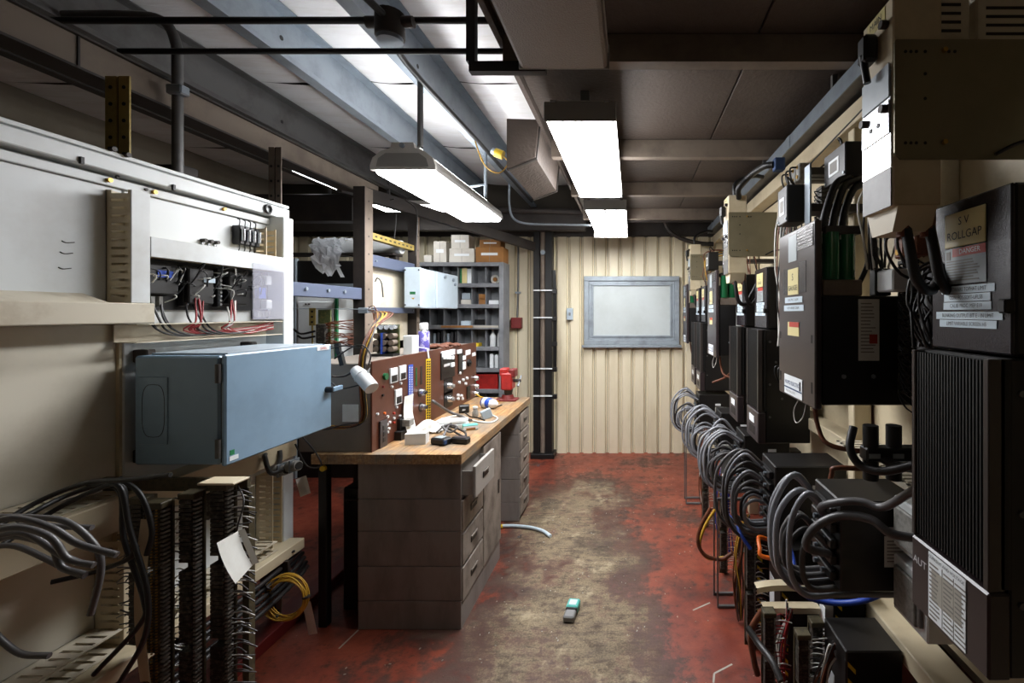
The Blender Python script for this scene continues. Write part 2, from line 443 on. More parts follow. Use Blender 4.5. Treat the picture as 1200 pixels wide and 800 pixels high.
# high roof on the left
ro = struct('trim_3', bx(XL, XBK, YF, YB, ZR+.03, ZR+.1), 'steel_dark', label='roof deck above the racks')
strips = [(-3.74, -2.76), (-2.74, -2.25), (-2.21, -1.60)]
for (a, c) in strips:
    for (p, q) in ((YF, .6), (.6, 1.7), (1.7, 2.7), (2.7, 3.75), (3.75, YB-.06)):
        def fn(u, v, a=a, c=c, p=p, q=q):
            return (a+(c-a)*u, p+(q-p)*v, ZR-.006-.022*math.sin(math.pi*u)*(.6+.4*math.sin(9*v+3*u))-.01*math.sin(math.pi*v))
        part('roof_sheet', MB().grid(fn, 6, 8), 'insulation', ro)
for (a, c) in ((-1.56, -1.08), (-1.04, XBK-.03)):
    for (p, q) in ((YF, .2), (.2, 1.545), (3.75, YB-.06)):
        def fn(u, v, a=a, c=c, p=p, q=q): return (a+(c-a)*u, p+(q-p)*v, ZR-.006-.02*math.sin(math.pi*u))
        part('roof_sheet', MB().grid(fn, 6, 8), 'insulation', ro)
nw = 0
for (a, c) in ((-1.56, -1.08), (-1.04, XBK-.03)):
    for (p, q) in ((1.55, 2.70), (2.708, 3.745)):
        def fn(u, v, a=a, c=c, p=p, q=q):
            return (a+(c-a)*u, p+(q-p)*v + .012*math.sin(u*9)*(v*v), ZR-.004-.014*math.sin(math.pi*u)-.012*math.sin(math.pi*v)-.003*math.sin(23*v+5*u))
        part('roof_sheet', MB().grid(fn, 8, 20), 'insulation', ro)
# blanked window in the back wall
wf = MB(); x0, x1, z0, z1 = -.505, .51, 1.165, 1.895; yw = YB-.03
for k, (d, t, y0, y1) in enumerate(((0, .05, yw-.012, YB+.02), (.05, .03, yw+.004, YB+.02), (.08, .02, yw-.004, YB+.02))):
    for (a, b_, c, e) in ((x0+d, x1-d, z1-d-t, z1-d), (x0+d, x1-d, z0+d, z0+d+t), (x0+d, x0+d+t, z0+d+t, z1-d-t), (x1-d-t, x1-d, z0+d+t, z1-d-t)):
        wf.box(a, b_, y0, y1, c, e, b=.003)
w7 = struct('window_%d' % (nw+1), wf, 'window_frame', label='grey metal window frame on the cream cladding')
part('pane', bx(x0+.095, x1-.095, yw+.010, yw+.020, z0+.095, z1-.095), 'pane_grey', w7, 'blank grey panel filling the window')
part('sill', bx(x0-.02, x1+.02, yw-.03, yw, z0-.03, z0-.002, b=.004), 'window_frame', w7)

# ================================================================ ROOF STEEL
def purlin(X, z0, z1, label, m='galv', y0=YF, y1=YB-.06, fl=.055, holes=()):
    t = thing('roof_purlin', label, 'beam', (X, (y0+y1)/2, z0))
    part('web', bx(X-.003, X+.003, y0, y1, z0, z1), m, t)
    part('flange', bx(X-.003, X+fl, y0, y1, z0-.006, z0), m, t)
    part('flange', bx(X-.003, X+fl, y0, y1, z1, z1+.006), m, t)
    part('lip', bx(X+fl-.006, X+fl, y0, y1, z0, z0+.018), m, t)
    for (y, z) in holes:
        part('bolt_hole', MB().cyl((X+.0028, y, z), (X+.0042, y, z), .011, n=12), 'steel_black', t)
    return t
purlin(-1.06, 2.63, 2.85, 'galvanised roof purlin carrying the black conduit and hanging lamp', holes=((1.3, 2.7), (2.25, 2.72), (2.7, 2.7)))
purlin(-1.58, 2.63, 2.85, 'galvanised roof purlin with pale patch and bolt hole below the white roof lining', holes=((2.05, 2.74), (1.1, 2.74)))
purlin(-2.23, 2.63, 2.85, 'dull grey roof purlin above the white rack tops', 'galv_dark', holes=((1.6, 2.74), (2.9, 2.72)))
purlin(-2.75, 2.63, 2.85, 'rusty roof purlin in the dark behind the racks', 'steel_dark')
# taupe beam over the racks
t = thing('tie_beam', 'taupe steel tie beam running above the white rack', 'beam', (-1.78, 1.5, 2.28))
part('web', bx(-1.785, -1.78, YF, 3.2, 2.29, 2.39), 'beam_taupe', t)
part('flange', bx(-1.86, -1.765, YF, 3.2, 2.282, 2.29), 'steel_dark', t)
part('flange', bx(-1.86, -1.765, YF, 3.2, 2.39, 2.398), 'steel_dark', t)
for y in (1.08, 1.46): part('joint_plate', bx(-1.78, -1.775, y, y+.006, 2.29, 2.39), 'steel_dark', t)
part('bolt_head', MB().cyl((-1.78, 1.165, 2.335), (-1.772, 1.165, 2.335), .04, n=16), 'beam_taupe', t)
solo('brace_beam', MB().beam((-1.86, 2.9, 2.31), (-.99, YB-.09, 2.19), .05, .085), 'steel_dark', 'dark diagonal beam from the rack to the tall ladder column', 'beam')
solo('cross_beam', MB().box(-3.7, -1.87, 3.05, 3.15, 2.12, 2.30, b=.004), 'steel_dark', 'dark cross beam behind the open rack bays', 'beam')
solo('cross_beam', MB().box(-3.7, -1.9, 1.92, 2.0, 2.02, 2.13, b=.004), 'steel_dark', 'dark cross beam in the gap above the white rack', 'beam')
solo('cross_beam', MB().box(-3.7, -1.9, 1.2, 1.3, 2.05, 2.2, b=.004), 'steel_black', 'near black beam behind the perforated yellow post', 'beam')
solo('header_beam', MB().box(XL, XBK, 4.55, 4.63, 2.33, 2.50, b=.004), 'steel_dark', 'dark header beam above the pigeonhole shelving', 'beam')

# black pipes under the purlins
YP = 1.66
def hpipe(y0, x0, x1, r, label, name='conduit_pipe', m='steel_black'):
    z = CH-(y0-CY)/F*YP
    return solo(name, MB().cyl(((x0-CX)/F*YP, YP, z), ((x1-CX)/F*YP, YP, z), r, n=10), m, label, 'pipe')
hpipe(24, 60, 612, .012, 'thick black pipe crossing under the purlins')
hpipe(60, 140, 612, .010, 'thin black pipe crossing below the thick one')
mb = MB(); a = P(553, -60, YP); b_ = P(553, 73, YP); c = P(560, 78, YP); d = P(640, 78, YP)
YQ = YP-.045; mb.beam(P(553, -60, YQ), P(553, 74, YQ), .031, .031); mb.beam(P(551, 80, YQ), P(640, 80, YQ), .031, .036)
solo('drop_pipe', mb, 'steel_black', 'thick black pipe dropping and elbowing beside the unlit fixture', 'pipe')
# grey conduit with bend beside the rack
mb = MB(); mb.tube([P(76, 18, 1.735), P(150, 18, 1.735), P(190, 24, 1.735), P(206, 50, 1.735), P(208, 90, 1.735), P(208, 240, 1.735)], .017, 10, 5)
t = thing('bent_conduit', 'grey conduit bending down behind the white rack top beam', 'conduit', tuple(P(208, 240, 1.735)))
part('pipe', mb, 'galv_dark', t)
p = P(210, 106, 1.725); part('clamp', bx(p.x-.035, p.x+.025, p.y-.02, p.y+.02, p.z-.018, p.z+.018, b=.005), 'galv', t)
# conduit and junction box on the middle purlin
t = thing('junction_box', 'round cast junction box where conduits meet under the purlin', 'junction box', tuple(P(457, 40, YP-.01)))
p = P(457, 26, YP-.02)
part('body', MB().cyl((p.x, p.y, p.z-.055), (p.x, p.y, p.z+.03), .05, n=16), 'steel_dark', t)
part('cover', MB().cyl((p.x, p.y, p.z-.07), (p.x, p.y, p.z-.055), .043, n=16), 'galv', t)
part('hub', MB().cyl((p.x-.085, p.y, p.z), (p.x+.085, p.y, p.z), .02, n=10), 'steel_dark', t)
mb = MB(); mb.tube([(p.x, p.y+.04, p.z-.005), (-.99, 2.0, 2.60), (-.985, 3.0, 2.605), (-.985, 4.5, 2.605)], .013, 8, 5)
solo('purlin_conduit', mb, 'steel_black', 'long black conduit clipped along the middle purlin', 'conduit')
mb = MB(); mb.tube([(p.x, p.y-.04, p.z), (-.93, 1.3, 2.58), (-.95, .3, 2.6)], .013, 8, 5)
solo('purlin_conduit', mb, 'steel_black', 'short black conduit leading to the round junction box from the entrance', 'conduit')
# grey ceiling duct beside the lit fixture
t = thing('ceiling_duct', 'dark square ventilation duct with slanted underside beside the aisle lamp', 'duct', (-.57, 2.7, 2.25))
sec = [(-.643, 2.25), (-.498, 2.307), (-.478, 2.50), (-.643, 2.505)]
part('casing', MB().prism(sec, 'y', 2.35, 3.03), 'ceiling', t)
sec2 = [(-.648, 2.245), (-.492, 2.303), (-.472, 2.506), (-.648, 2.51)]
for y in (2.365, 3.0): part('seam_band', MB().prism(sec2, 'y', y, y+.02), 'steel_dark', t)
# pipes by the back wall
solo('wall_pipe', MB().cyl((-1.75, 4.5, 2.525-.0), (-.38, 4.5, 2.50), .028, n=12).cyl((-.62, 4.5, 2.504), (-.45, 4.5, 2.501), .034, n=12), 'steel_dark', 'thick dark pipe with sleeve near the far cladding', 'pipe')
Yc = 4.0
mb = MB(); mb.tube([P(597, 212, Yc), P(597, 240, Yc), P(602, 256, Yc), P(618, 262, Yc), P(650, 263, Yc), P(692, 264, Yc)], .010, 8, 6)
solo('curved_conduit', mb, 'galv', 'thin pale conduit sweeping down from roof to far lamp', 'conduit')
mb = MB(); mb.tube([P(778, 255, 4.7), P(784, 270, 4.7), P(800, 280, 4.7), P(820, 285, 4.7), P(836, 286, 4.7)], .022, 8, 5)
solo('bent_pipe', mb, 'steel_dark', 'bent dark pipe at the corner above the window', 'pipe')
mb = MB().cyl((-.35, 4.45, 2.405), (1.35, 4.45, 2.405), .016, n=8)
solo('ceiling_pipe', mb, 'steel_dark', 'thin dark pipe running across behind the far lamp', 'pipe')
# yellow plug
p = P(586, 182, 2.9)
t = thing('plug_connector', 'small yellow plug dangling from the purlin beside the duct', 'plug', tuple(p))
part('body', MB().cyl((p.x-.03, p.y, p.z+.02), (p.x+.02, p.y, p.z), .028, n=12), 'yellow_paint', t)
part('cap', MB().cyl((p.x-.05, p.y, p.z+.03), (p.x-.03, p.y, p.z+.02), .022, n=10), 'pale_grey', t)
part('cord', MB().tube([(p.x+.02, p.y, p.z), (p.x+.05, p.y, p.z-.05), (p.x, p.y, p.z-.11), (p.x-.07, p.y, p.z-.09), (p.x-.12, p.y, p.z-.02), (-1.01, p.y, 2.64)], .004, 6), 'cable_yellow', t)

# ================================================================ LAMPS
def wrap_fixture(label, x0, x1, y0, y1, z, lens, two=False):
    t = thing('ceiling_fixture', label, 'light fixture', ((x0+x1)/2, (y0+y1)/2, z))
    part('housing', MB().prism([(x0-.004, z+.05), (x1+.004, z+.05), (x1+.004, z+.075), (x1-.03, z+.085), (x0+.03, z+.085), (x0-.004, z+.075)], 'y', y0, y1), 'fixture_white', t)
    for (a, b_) in ((y0-.006, y0), (y1, y1+.006)):
        e = part('end_cap', bx(x0-.008, x1+.008, a, b_, z-.002, z+.078, b=.003), 'fixture_grey', t)
        for xx in (x0+.03, x1-.03):
            part('clip', bx(xx-.012, xx+.012, a-.003, b_, z+.074, z+.084), 'chrome', e)
    segs = [(x0+.004, x1-.004)] if not two else [(x0+.004, (x0+x1)/2-.006), ((x0+x1)/2+.006, x1-.004)]
    for (a, b_) in segs:
        pr = [(a-.006, z+.05), (a-.004, z+.006), (a+.006, z-.001), ((a+b_)/2, z-.003), (b_-.006, z-.001), (b_+.004, z+.006), (b_+.006, z+.05)] if not two else [(a, z+.012), (a+.004, z+.003), ((a+b_)/2, z-.002), (b_-.004, z+.003), (b_, z+.012)]
        part('diffuser', MB().prism(pr, 'y', y0+.002, y1-.002), lens, t)
    if two: part('divider', bx((x0+x1)/2-.006, (x0+x1)/2+.006, y0, y1, z-.010, z+.012), 'fixture_grey', t); part('end_lip', bx(x0-.01, x1+.01, y1, y1+.02, z-.045, z, b=.003), 'fixture_white', t)
    for yy in (y0+.2, y1-.2):
        part('hanger', bx((x0+x1)/2-.02, (x0+x1)/2+.02, yy-.01, yy+.01, z+.085, ZC), 'galv_dark', t)
    return t
wrap_fixture('lit wraparound ceiling lamp with bright single diffuser', -.347, -.070, 1.85, 3.06, 2.28, 'lamp_lens')
wrap_fixture('lit ceiling lamp with two bright diffusers near the window wall', -.355, -.045, 3.44, 4.42, 2.28, 'lamp_lens', True)
wrap_fixture('unlit brownish wraparound ceiling fixture with prismatic cover', -.352, -.078, .24, 1.45, 2.28, 'lens_unlit')
# hanging lamp
t = thing('hanging_lamp', 'long grey hanging lamp with glowing white lens under the white roof lining', 'lamp', (-1.09, 2.75, 2.19))
x0, x1, y0, y1, z = -1.245, -.945, 2.18, 3.34, 2.19
prof = [(x0, z), (x1, z), (x1, z+.02), (x1-.012, z+.055), (x1-.05, z+.085), (x1-.095, z+.10), (x1-.1, z+.125), (x0+.1, z+.125), (x0+.095, z+.10), (x0+.05, z+.085), (x0+.012, z+.055), (x0, z+.02)]
part('housing', MB().prism(prof, 'y', y0, y1), 'fixture_grey', t)
inner = [(x0+.025, z+.012), (x1-.025, z+.012), (x1-.035, z+.05), (x1-.07, z+.075), (x0+.07, z+.075), (x0+.035, z+.05)]
e = part('end_plate', MB().prism(inner, 'y', y0-.008, y0), 'fixture_grey', t)
part('rim', MB().prism(prof, 'y', y0-.004, y0+.02).xf(Matrix.Translation((-1.095, 0, z+.06)) @ Matrix.Diagonal((1.04, 1, 1.04, 1)) @ Matrix.Translation((1.095, 0, -z-.06))), 'fixture_white', t)
part('badge', MB().cyl((-1.095, y0-.014, z+.112), (-1.095, y0-.004, z+.112), .012, n=14), 'galv', t)
part('light_slot', bx(x0+.102, x1-.102, y0+.06, y1-.04, z+.1252, z+.127), 'lamp_up', t, 'lit slot in the top of the housing')
part('lens', MB().prism([(x0+.01, z), (x1-.01, z), (x1-.022, z-.02), (x0+.022, z-.02)], 'y', y0+.012, y1-.012), 'lamp_lens', t)
part('hanging_rod', MB().cyl((-1.03, 2.22, z+.12), (-1.03, 2.22, 2.63), .014, n=10), 'galv_dark', t)
part('hanging_rod', MB().cyl((-1.02, 3.18, z+.12), (-1.02, 3.18, 2.63), .012, n=10), 'galv', t)
part('brace', MB().tube([(-1.02, 3.18, 2.40), (-1.12, 3.12, 2.37), (-1.22, 3.06, 2.36)], .008, 6), 'galv', t)
# far lamps seen through the racks
for (xa, xb, ya, yb_, lab) in ((-2.30, -2.10, 3.99, 4.26, 'small bright square lamp seen beside the perforated rack post'), (-2.0, -1.74, 3.99, 4.26, 'small bright square lamp seen over the slotted angle bar'), (-2.87, -2.5, 4.0, 4.1, 'thin bright lamp glimpsed above the plastic wrapped roll')):
    t = thing('far_lamp', lab, 'light fixture', ((xa+xb)/2, (ya+yb_)/2, 2.44))
    part('housing', bx(xa, xb, ya, yb_, 2.455, 2.49, b=.004), 'fixture_white', t)
    part('lens', bx(xa+.01, xb-.01, ya+.01, yb_-.01, 2.445, 2.455), 'lamp_far', t)
    part('hanger', bx((xa+xb)/2-.01, (xa+xb)/2+.01, (ya+yb_)/2-.01, (ya+yb_)/2+.01, 2.49, ZR), 'galv_dark', t)
t = thing('tube_lamp', 'bare fluorescent batten glimpsed behind the rack post', 'light fixture', (-2.24, 3.28, 2.45))
part('batten', bx(-2.27, -2.21, 3.0, 3.55, 2.465, 2.51, b=.004), 'fixture_white', t)
part('tube', MB().cyl((-2.24, 3.02, 2.452), (-2.24, 3.53, 2.452), .013, n=10), 'lamp_far', t)
part('hanger', bx(-2.25, -2.23, 3.25, 3.27, 2.51, 2.63), 'galv_dark', t)
# ================================================================ LEFT RACK
XA = -1.64          # panel face
rack = thing('equipment_rack', 'long white painted steel equipment rack with wiring panels along the left', 'rack', (-1.66, 1.0, 0))
Y0 = -.7
part('top_beam', bx(-1.70, -1.60, Y0, 2.13, 1.936, 1.982, b=.003), 'white_paint', rack)
part('beam_flange', bx(-1.70, -1.602, Y0, 2.13, 1.987, 2.0, b=.002), 'white_paint', rack)
part('beam_groove', bx(-1.70, -1.612, Y0, 2.128, 1.981, 1.988), 'white_paint', rack)
part('panel_frame', bx(-1.665, -1.628, Y0, 2.13, 1.898, 1.925, b=.002), 'white_paint', rack)
part('gap_strip', bx(-1.70, -1.66, Y0, 2.13, 1.925, 1.936), 'white_paint', rack)
part('back_panel', bx(-1.665, XA, Y0, 1.465, 1.535, 1.897, b=.002), 'white_paint', rack)
part('back_panel', bx(-1.665, XA, 1.470, 2.045, .48, 1.897, b=.002), 'white_paint', rack)
part('back_panel', bx(-1.675, -1.655, Y0, 1.462, .945, 1.465, b=.002), 'panel_cream', rack)
part('back_panel', bx(-1.685, -1.665, Y0, 1.462, .46, .838, b=.002), 'panel_cream', rack)
part('ledge', MB().prism([(-1.655, 1.532), (-1.56, 1.532), (-1.64, 1.56), (-1.655, 1.56)], 'y', Y0, 1.36), 'cream_shelf', rack, 'stained sloping ledge')
part('shelf_beam', bx(-1.66, -1.55, Y0, 1.482, 1.468, 1.532, b=.003), 'cream_shelf', rack)
part('middle_rail', bx(-1.67, -1.55, Y0, 2.11, .842, .94, b=.003), 'cream_paint', rack)
part('bottom_rail', bx(-1.67, -1.50, Y0, 2.09, .425, .472, b=.003), 'cream_paint', rack)
part('end_post', bx(-1.665, -1.565, 2.048, 2.108, .33, 1.935, b=.003), 'white_paint', rack)
part('corner_post', bx(-1.665, -1.645, 1.462, 1.472, .47, 1.47), 'cream_paint', rack)
part('foot_rail', bx(-1.72, -1.62, Y0, 3.6, .0, .06, b=.004), 'red_dark', rack, 'red kick rail on the floor')
for (px, py) in ((127, 211), (180, 225), (262, 245)):
    q = PX(px, py, -1.626); part('bolt', MB().cyl((-1.628, q.y, q.z), (-1.618, q.y, q.z), .007, n=8), 'brass', rack)
for (px, py) in ((137, 207), (171, 222)):
    q = PX(px, py, -1.626); part('bolt', MB().cyl((-1.628, q.y, q.z), (-1.622, q.y, q.z), .005, n=8), 'steel_dark', rack)
for (px, py) in ((94, 187), (202, 219)):
    q = PX(px, py, -1.6); part('clip', bx(-1.6, -1.592, q.y-.004, q.y+.004, q.z-.012, q.z+.008), 'steel_black', rack)
for (px, py) in ((131, 173), (148, 180)):
    q = PX(px, py, -1.6); part('bolt', MB().cyl((-1.605, q.y, q.z-.004), (-1.59, q.y, q.z-.004), .008, n=8), 'steel_dark', rack)
for (px, py) in ((72, 282), (70, 295), (68, 313)):   # scuffs
    q = PX(px, py, XA); part('scuff_mark', MB().tube([(XA+.0006, q.y, q.z), (XA+.0006, q.y+.01, q.z-.004), (XA+.0006, q.y+.03, q.z)], .0016, 4, 3), 'steel_dark', rack)
q = PX(313, 245, -1.6)
t = thing('cable_ring', 'small black rubber ring on the white rack beam', 'ring', tuple(q))
part('ring', MB().tube([(q.x+.006, q.y+.017*math.cos(a), q.z+.017*math.sin(a)) for a in [k*math.pi/6 for k in range(13)]], .005, 6, 2), 'cable_black', t)

def perforated_post(label, x0, x1, y, z0, z1, m, holes=.055, dark=None, side=0.0, group=None):
    t = thing('perforated_post', label, 'post', ((x0+x1)/2, y, z0), group=group)
    xm = (x0+x1)/2
    if dark:
        part('web', bx(x0, x1, y, y+.006, z0, z1), dark, t)
        part('side_strip', bx(x1-.004, x1, y+.006, y+side, z0, z1), m, t)
        k = z0+.05
        while k < z1-.03:
            part('hole', MB().cyl((x1-.001, y+side*.5, k), (x1+.0008, y+side*.5, k), .006, n=8), 'steel_black', t); k += .11
    else:
        part('strip', bx(x0, xm-.004, y, y+.005, z0, z1), m, t)
        part('strip', bx(xm+.004, x1, y, y+.005, z0, z1), m, t)
        part('back', bx(xm-.006, xm+.006, y+.005, y+.03, z0, z1), 'steel_dark', t)
        k = z0+.035
        while k < z1-.02:
            for xx in ((x0+xm-.004)/2, (x1+xm+.004)/2):
                part('hole', MB().cyl((xx, y-.001, k), (xx, y+.001, k), .0065, n=8), 'steel_black', t)
            k += holes
    return t
perforated_post('olive yellow perforated double post above the rack beam', -1.735, -1.655, 1.5, 1.99, 2.282, 'olive_steel')
perforated_post('dull perforated post at the end of the white rack', -1.715, -1.655, 2.15, 0.06, 2.285, 'beam_taupe', .07)
perforated_post('dark rack post with pale perforated edge beside the blue rail', -1.712, -1.642, 2.80, 0.06, 2.282, 'beam_taupe', dark='steel_dark', side=.09)
perforated_post('dark rack post with perforated edge behind the pale enclosure', -1.700, -1.635, 3.46, 0.06, 2.24, 'beam_taupe', dark='steel_dark', side=.05)

# slotted wiring ducts
def duct_v(label, y0, y1, z0, z1, x0, x1, m='cream_paint', cover='white_paint', pitch=.025):
    t = thing('wiring_duct', label, 'wiring duct', ((x0+x1)/2, (y0+y1)/2, z0))
    mb = MB(); d = x1-x0
    for yy in (y0, y1-.003):
        mb.box(x0, x0+d*.22, yy, yy+.003, z0, z1); mb.box(x1-d*.12, x1, yy, yy+.003, z0, z1)
        k = z0
        while k < z1-.004:
            mb.box(x0+d*.22, x1-d*.12, yy, yy+.003, k, min(k+pitch*.68, z1)); k += pitch
    mb.box(x0, x0+.003, y0, y1, z0, z1)
    part('slotted_body', mb, m, t)
    if cover: part('cover', bx(x1, x1+.004, y0-.002, y1+.002, z0, z1, b=.001), cover, t)
    return t
def duct_h(label, y0, y1, z0, z1, x0, x1, m='cream_paint', cover='white_paint', pitch=.03):
    t = thing('wiring_duct', label, 'wiring duct', ((x0+x1)/2, (y0+y1)/2, z0))
    mb = MB(); d = x1-x0
    for zz in (z0, z1-.003):
        mb.box(x0, x0+d*.25, y0, y1, zz, zz+.003); mb.box(x1-d*.12, x1, y0, y1, zz, zz+.003)
        k = y0
        while k < y1-.004:
            mb.box(x0+d*.25, x1-d*.12, k, min(k+pitch*.65, y1), zz, zz+.003); k += pitch
    mb.box(x0, x0+.003, y0, y1, z0, z1)
    part('slotted_body', mb, m, t)
    if cover: part('cover', bx(x1, x1+.004, y0, y1, z0-.002, z1+.002, b=.001), cover, t)
    return t
duct_v('tall slotted wiring duct with white cover between the upper rack panels', 1.42, 1.472, 1.533, 1.886, XA, -1.562)
duct_v('short slotted wiring duct beside the four fuse holders', 1.975, 2.03, 1.75, 1.872, XA, -1.585, cover=None)
duct_v('slotted wiring duct beside the rack end post above the bottom rail', 1.985, 2.04, .475, .79, XA, -1.565, cover=None)
duct_v('slotted wiring duct behind the hanging terminal strips', 1.41, 1.46, .475, .80, -1.664, -1.575, m='cream_paint', cover='cream_paint')
duct_h('white covered horizontal duct above the relay boards', 1.476, 2.042, 1.686, 1.747, XA, -1.562)
duct_h('open slotted duct full of red and black wires above the blue box', 1.44, 2.04, 1.405, 1.466, XA, -1.565, m='cream_shelf', cover=None)
duct_h('long slotted duct lying along the bottom rail of the rack', .35, 1.40, .474, .53, -1.66, -1.565, m='cream_shelf', cover=None)
duct_h('slotted duct on the bottom rail next to the paper tag', 1.48, 1.97, .474, .515, XA, -1.53, m='cream_shelf', cover=None)
duct_h('dusty slotted duct on the middle rail above the cut cables', .55, 1.40, .942, .985, -1.65, -1.575, m='cream_shelf', cover=None)

# fuse holders
for k in range(4):
    y = 1.866+k*.0265
    t = thing('fuse_holder', 'black fuse holder with silver fuse in the row of four on the upper panel', 'fuse holder', (XA, y, 1.79), group='fuse holders in a row')
    part('body', bx(XA, XA+.035, y, y+.0225, 1.785, 1.862, b=.003), 'plastic_black', t)
    part('fuse', MB().cyl((XA+.040, y+.011, 1.80), (XA+.040, y+.011, 1.848), .007, n=8), 'chrome', t)
    part('wire', MB().tube([(XA+.02, y+.014, 1.862), (XA+.022, y+.014, 1.885), (XA+.012, y+.014, 1.892)], .002, 5, 3), 'cable_black', t)
    part('wire', MB().tube([(XA+.02, y+.014, 1.785), (XA+.02, y+.014, 1.765), (XA+.01, y+.014, 1.748)], .002, 5, 3), 'cable_black', t)
for k in range(3):
    y = 1.735+k*.026
    t = thing('terminal_stud', 'small metal terminal stud on the white panel over the duct', 'terminal', (XA, y, 1.765), group='three terminal studs')
    part('stud', MB().cyl((XA, y, 1.778), (XA+.02, y, 1.778), .007, n=8), 'steel_dark', t)
    part('lug', bx(XA+.004, XA+.008, y-.005, y+.005, 1.757, 1.772), 'chrome', t)
# relay boards
def relay_panel():
    t = thing('relay_assembly', 'black relay assembly with crowded wires behind the white duct', 'relay panel', (XA, 1.73, 1.512))
    part('backing', bx(XA, XA+.012, 1.482, 1.955, 1.512, 1.684), 'plastic_black', t)
    for (y0, y1, z0, z1) in ((1.50, 1.60, 1.565, 1.665), (1.635, 1.735, 1.535, 1.665), (1.80, 1.885, 1.535, 1.665)):
        part('relay_block', bx(XA+.012, XA+.05, y0, y1, z0, z1, b=.004), 'drive_black', t)
    part('nameplate', bx(XA+.05, XA+.054, 1.525, 1.575, 1.622, 1.645), 'blue_plastic', t, 'bright blue nameplate')
    part('nameplate', bx(XA+.05, XA+.054, 1.69, 1.735, 1.615, 1.632), 'label_blue', t)
    for (yy, nn) in ((1.63, 9), (1.765, 9)):
        st = part('terminal_strip', bx(XA+.012, XA+.035, yy, yy+.02, 1.525, 1.672, b=.002), 'plastic_black', t)
        for k in range(nn):
            part('screw', MB().cyl((XA+.035, yy+.01, 1.535+k*.0155), (XA+.04, yy+.01, 1.535+k*.0155), .005, n=6), 'chrome', st)
    for k in range(3):
        part('lug', bx(XA+.012, XA+.03, 1.50+k*.026, 1.512+k*.026, 1.525, 1.558), 'terminal_grey', t)
    w = MB(); w2 = MB()
    for k in range(46):
        y = R.uniform(1.5, 1.94); z = R.uniform(1.55, 1.67); y2 = y+R.uniform(-.07, .07); z2 = R.uniform(1.53, 1.67)
        (w if k % 3 else w2).tube([(XA+.03, y, z), (XA+.06+R.random()*.02, (y+y2)/2, max(z, z2)+R.uniform(-.02, .02)), (XA+.03, y2, z2)], .0022, 4, 4)
    part('wires', w, 'cable_black', t, kind='stuff'); part('wires', w2, 'cable_white', t, kind='stuff')
relay_panel()
def wire_bunch(name, label, cat, mats, n, fn, r=.0025, seed=3):
    rr = random.Random(seed); t = None; mbs = {}
    for k in range(n):
        m = mats[k % len(mats)]; mbs.setdefault(m, MB()).tube(fn(rr, k), r, 5, 4)
    allv = [v for mb in mbs.values() for v in mb.v]
    loc = (sum(v[0] for v in allv)/len(allv), sum(v[1] for v in allv)/len(allv), min(v[2] for v in allv))
    t = thing(name, label, cat, loc)
    for m, mb in mbs.items(): part('strands', mb, m, t, kind='stuff')
    return t
def f1(rr, k):
    y = rr.choice((1.66, 1.68, 1.80, 1.82)); z = rr.uniform(1.52, 1.56)
    return [(XA+.05, y+rr.uniform(-.01, .01), z), (XA+.07, y-.02, 1.47), (XA+.055, y-.03+rr.uniform(-.02, .02), 1.44), (XA+.05, y+.08, 1.43+rr.uniform(-.015, .015)), (XA+.05, 2.02, 1.445+rr.uniform(-.015, .02))]
wire_bunch('wire_loom', 'red wires spilling from the relay panel into the open duct', 'wires', ['cable_red', 'cable_red', 'cable_red', 'cable_white'], 16, f1, .0028)
def f2(rr, k):
    y = 1.505+.026*(k % 3) + (.14 if k > 5 else 0)
    return [(XA+.03, y, 1.53), (XA+.05, y+rr.uniform(-.01, .01), 1.48), (XA+.06, y+.02, 1.44), (XA+.055, y+.10, 1.42), (XA+.05, y+.2, 1.425)]
wire_bunch('wire_loom', 'black wires hanging from the three lugs into the open duct', 'wires', ['cable_black'], 9, f2, .0032)
# clear cover
t = thing('clear_cover', 'clear plastic guard over circuit board beside the rack end post', 'cover', (-1.565, 1.95, 1.462))
part('sheet', bx(-1.556, -1.552, 1.868, 2.036, 1.475, 1.708), 'clear_plastic', t)
cb = part('circuit_board', bx(XA+.002, XA+.012, 1.960, 2.038, 1.475, 1.682), 'drive_gloss', t)
part('display', bx(XA+.012, XA+.03, 1.968, 2.004, 1.565, 1.612), 'blue_plastic', t)
for (y, z) in ((2.01, 1.645), (2.012, 1.54)):
    part('module', bx(XA+.012, XA+.04, y-.016, y+.016, z-.02, z+.02, b=.003), 'white_plastic', t)
for k in range(5): part('chip', bx(XA+.012, XA+.026, 1.964+k*.0148, 1.974+k*.0148, 1.485, 1.51), 'terminal_grey', t)

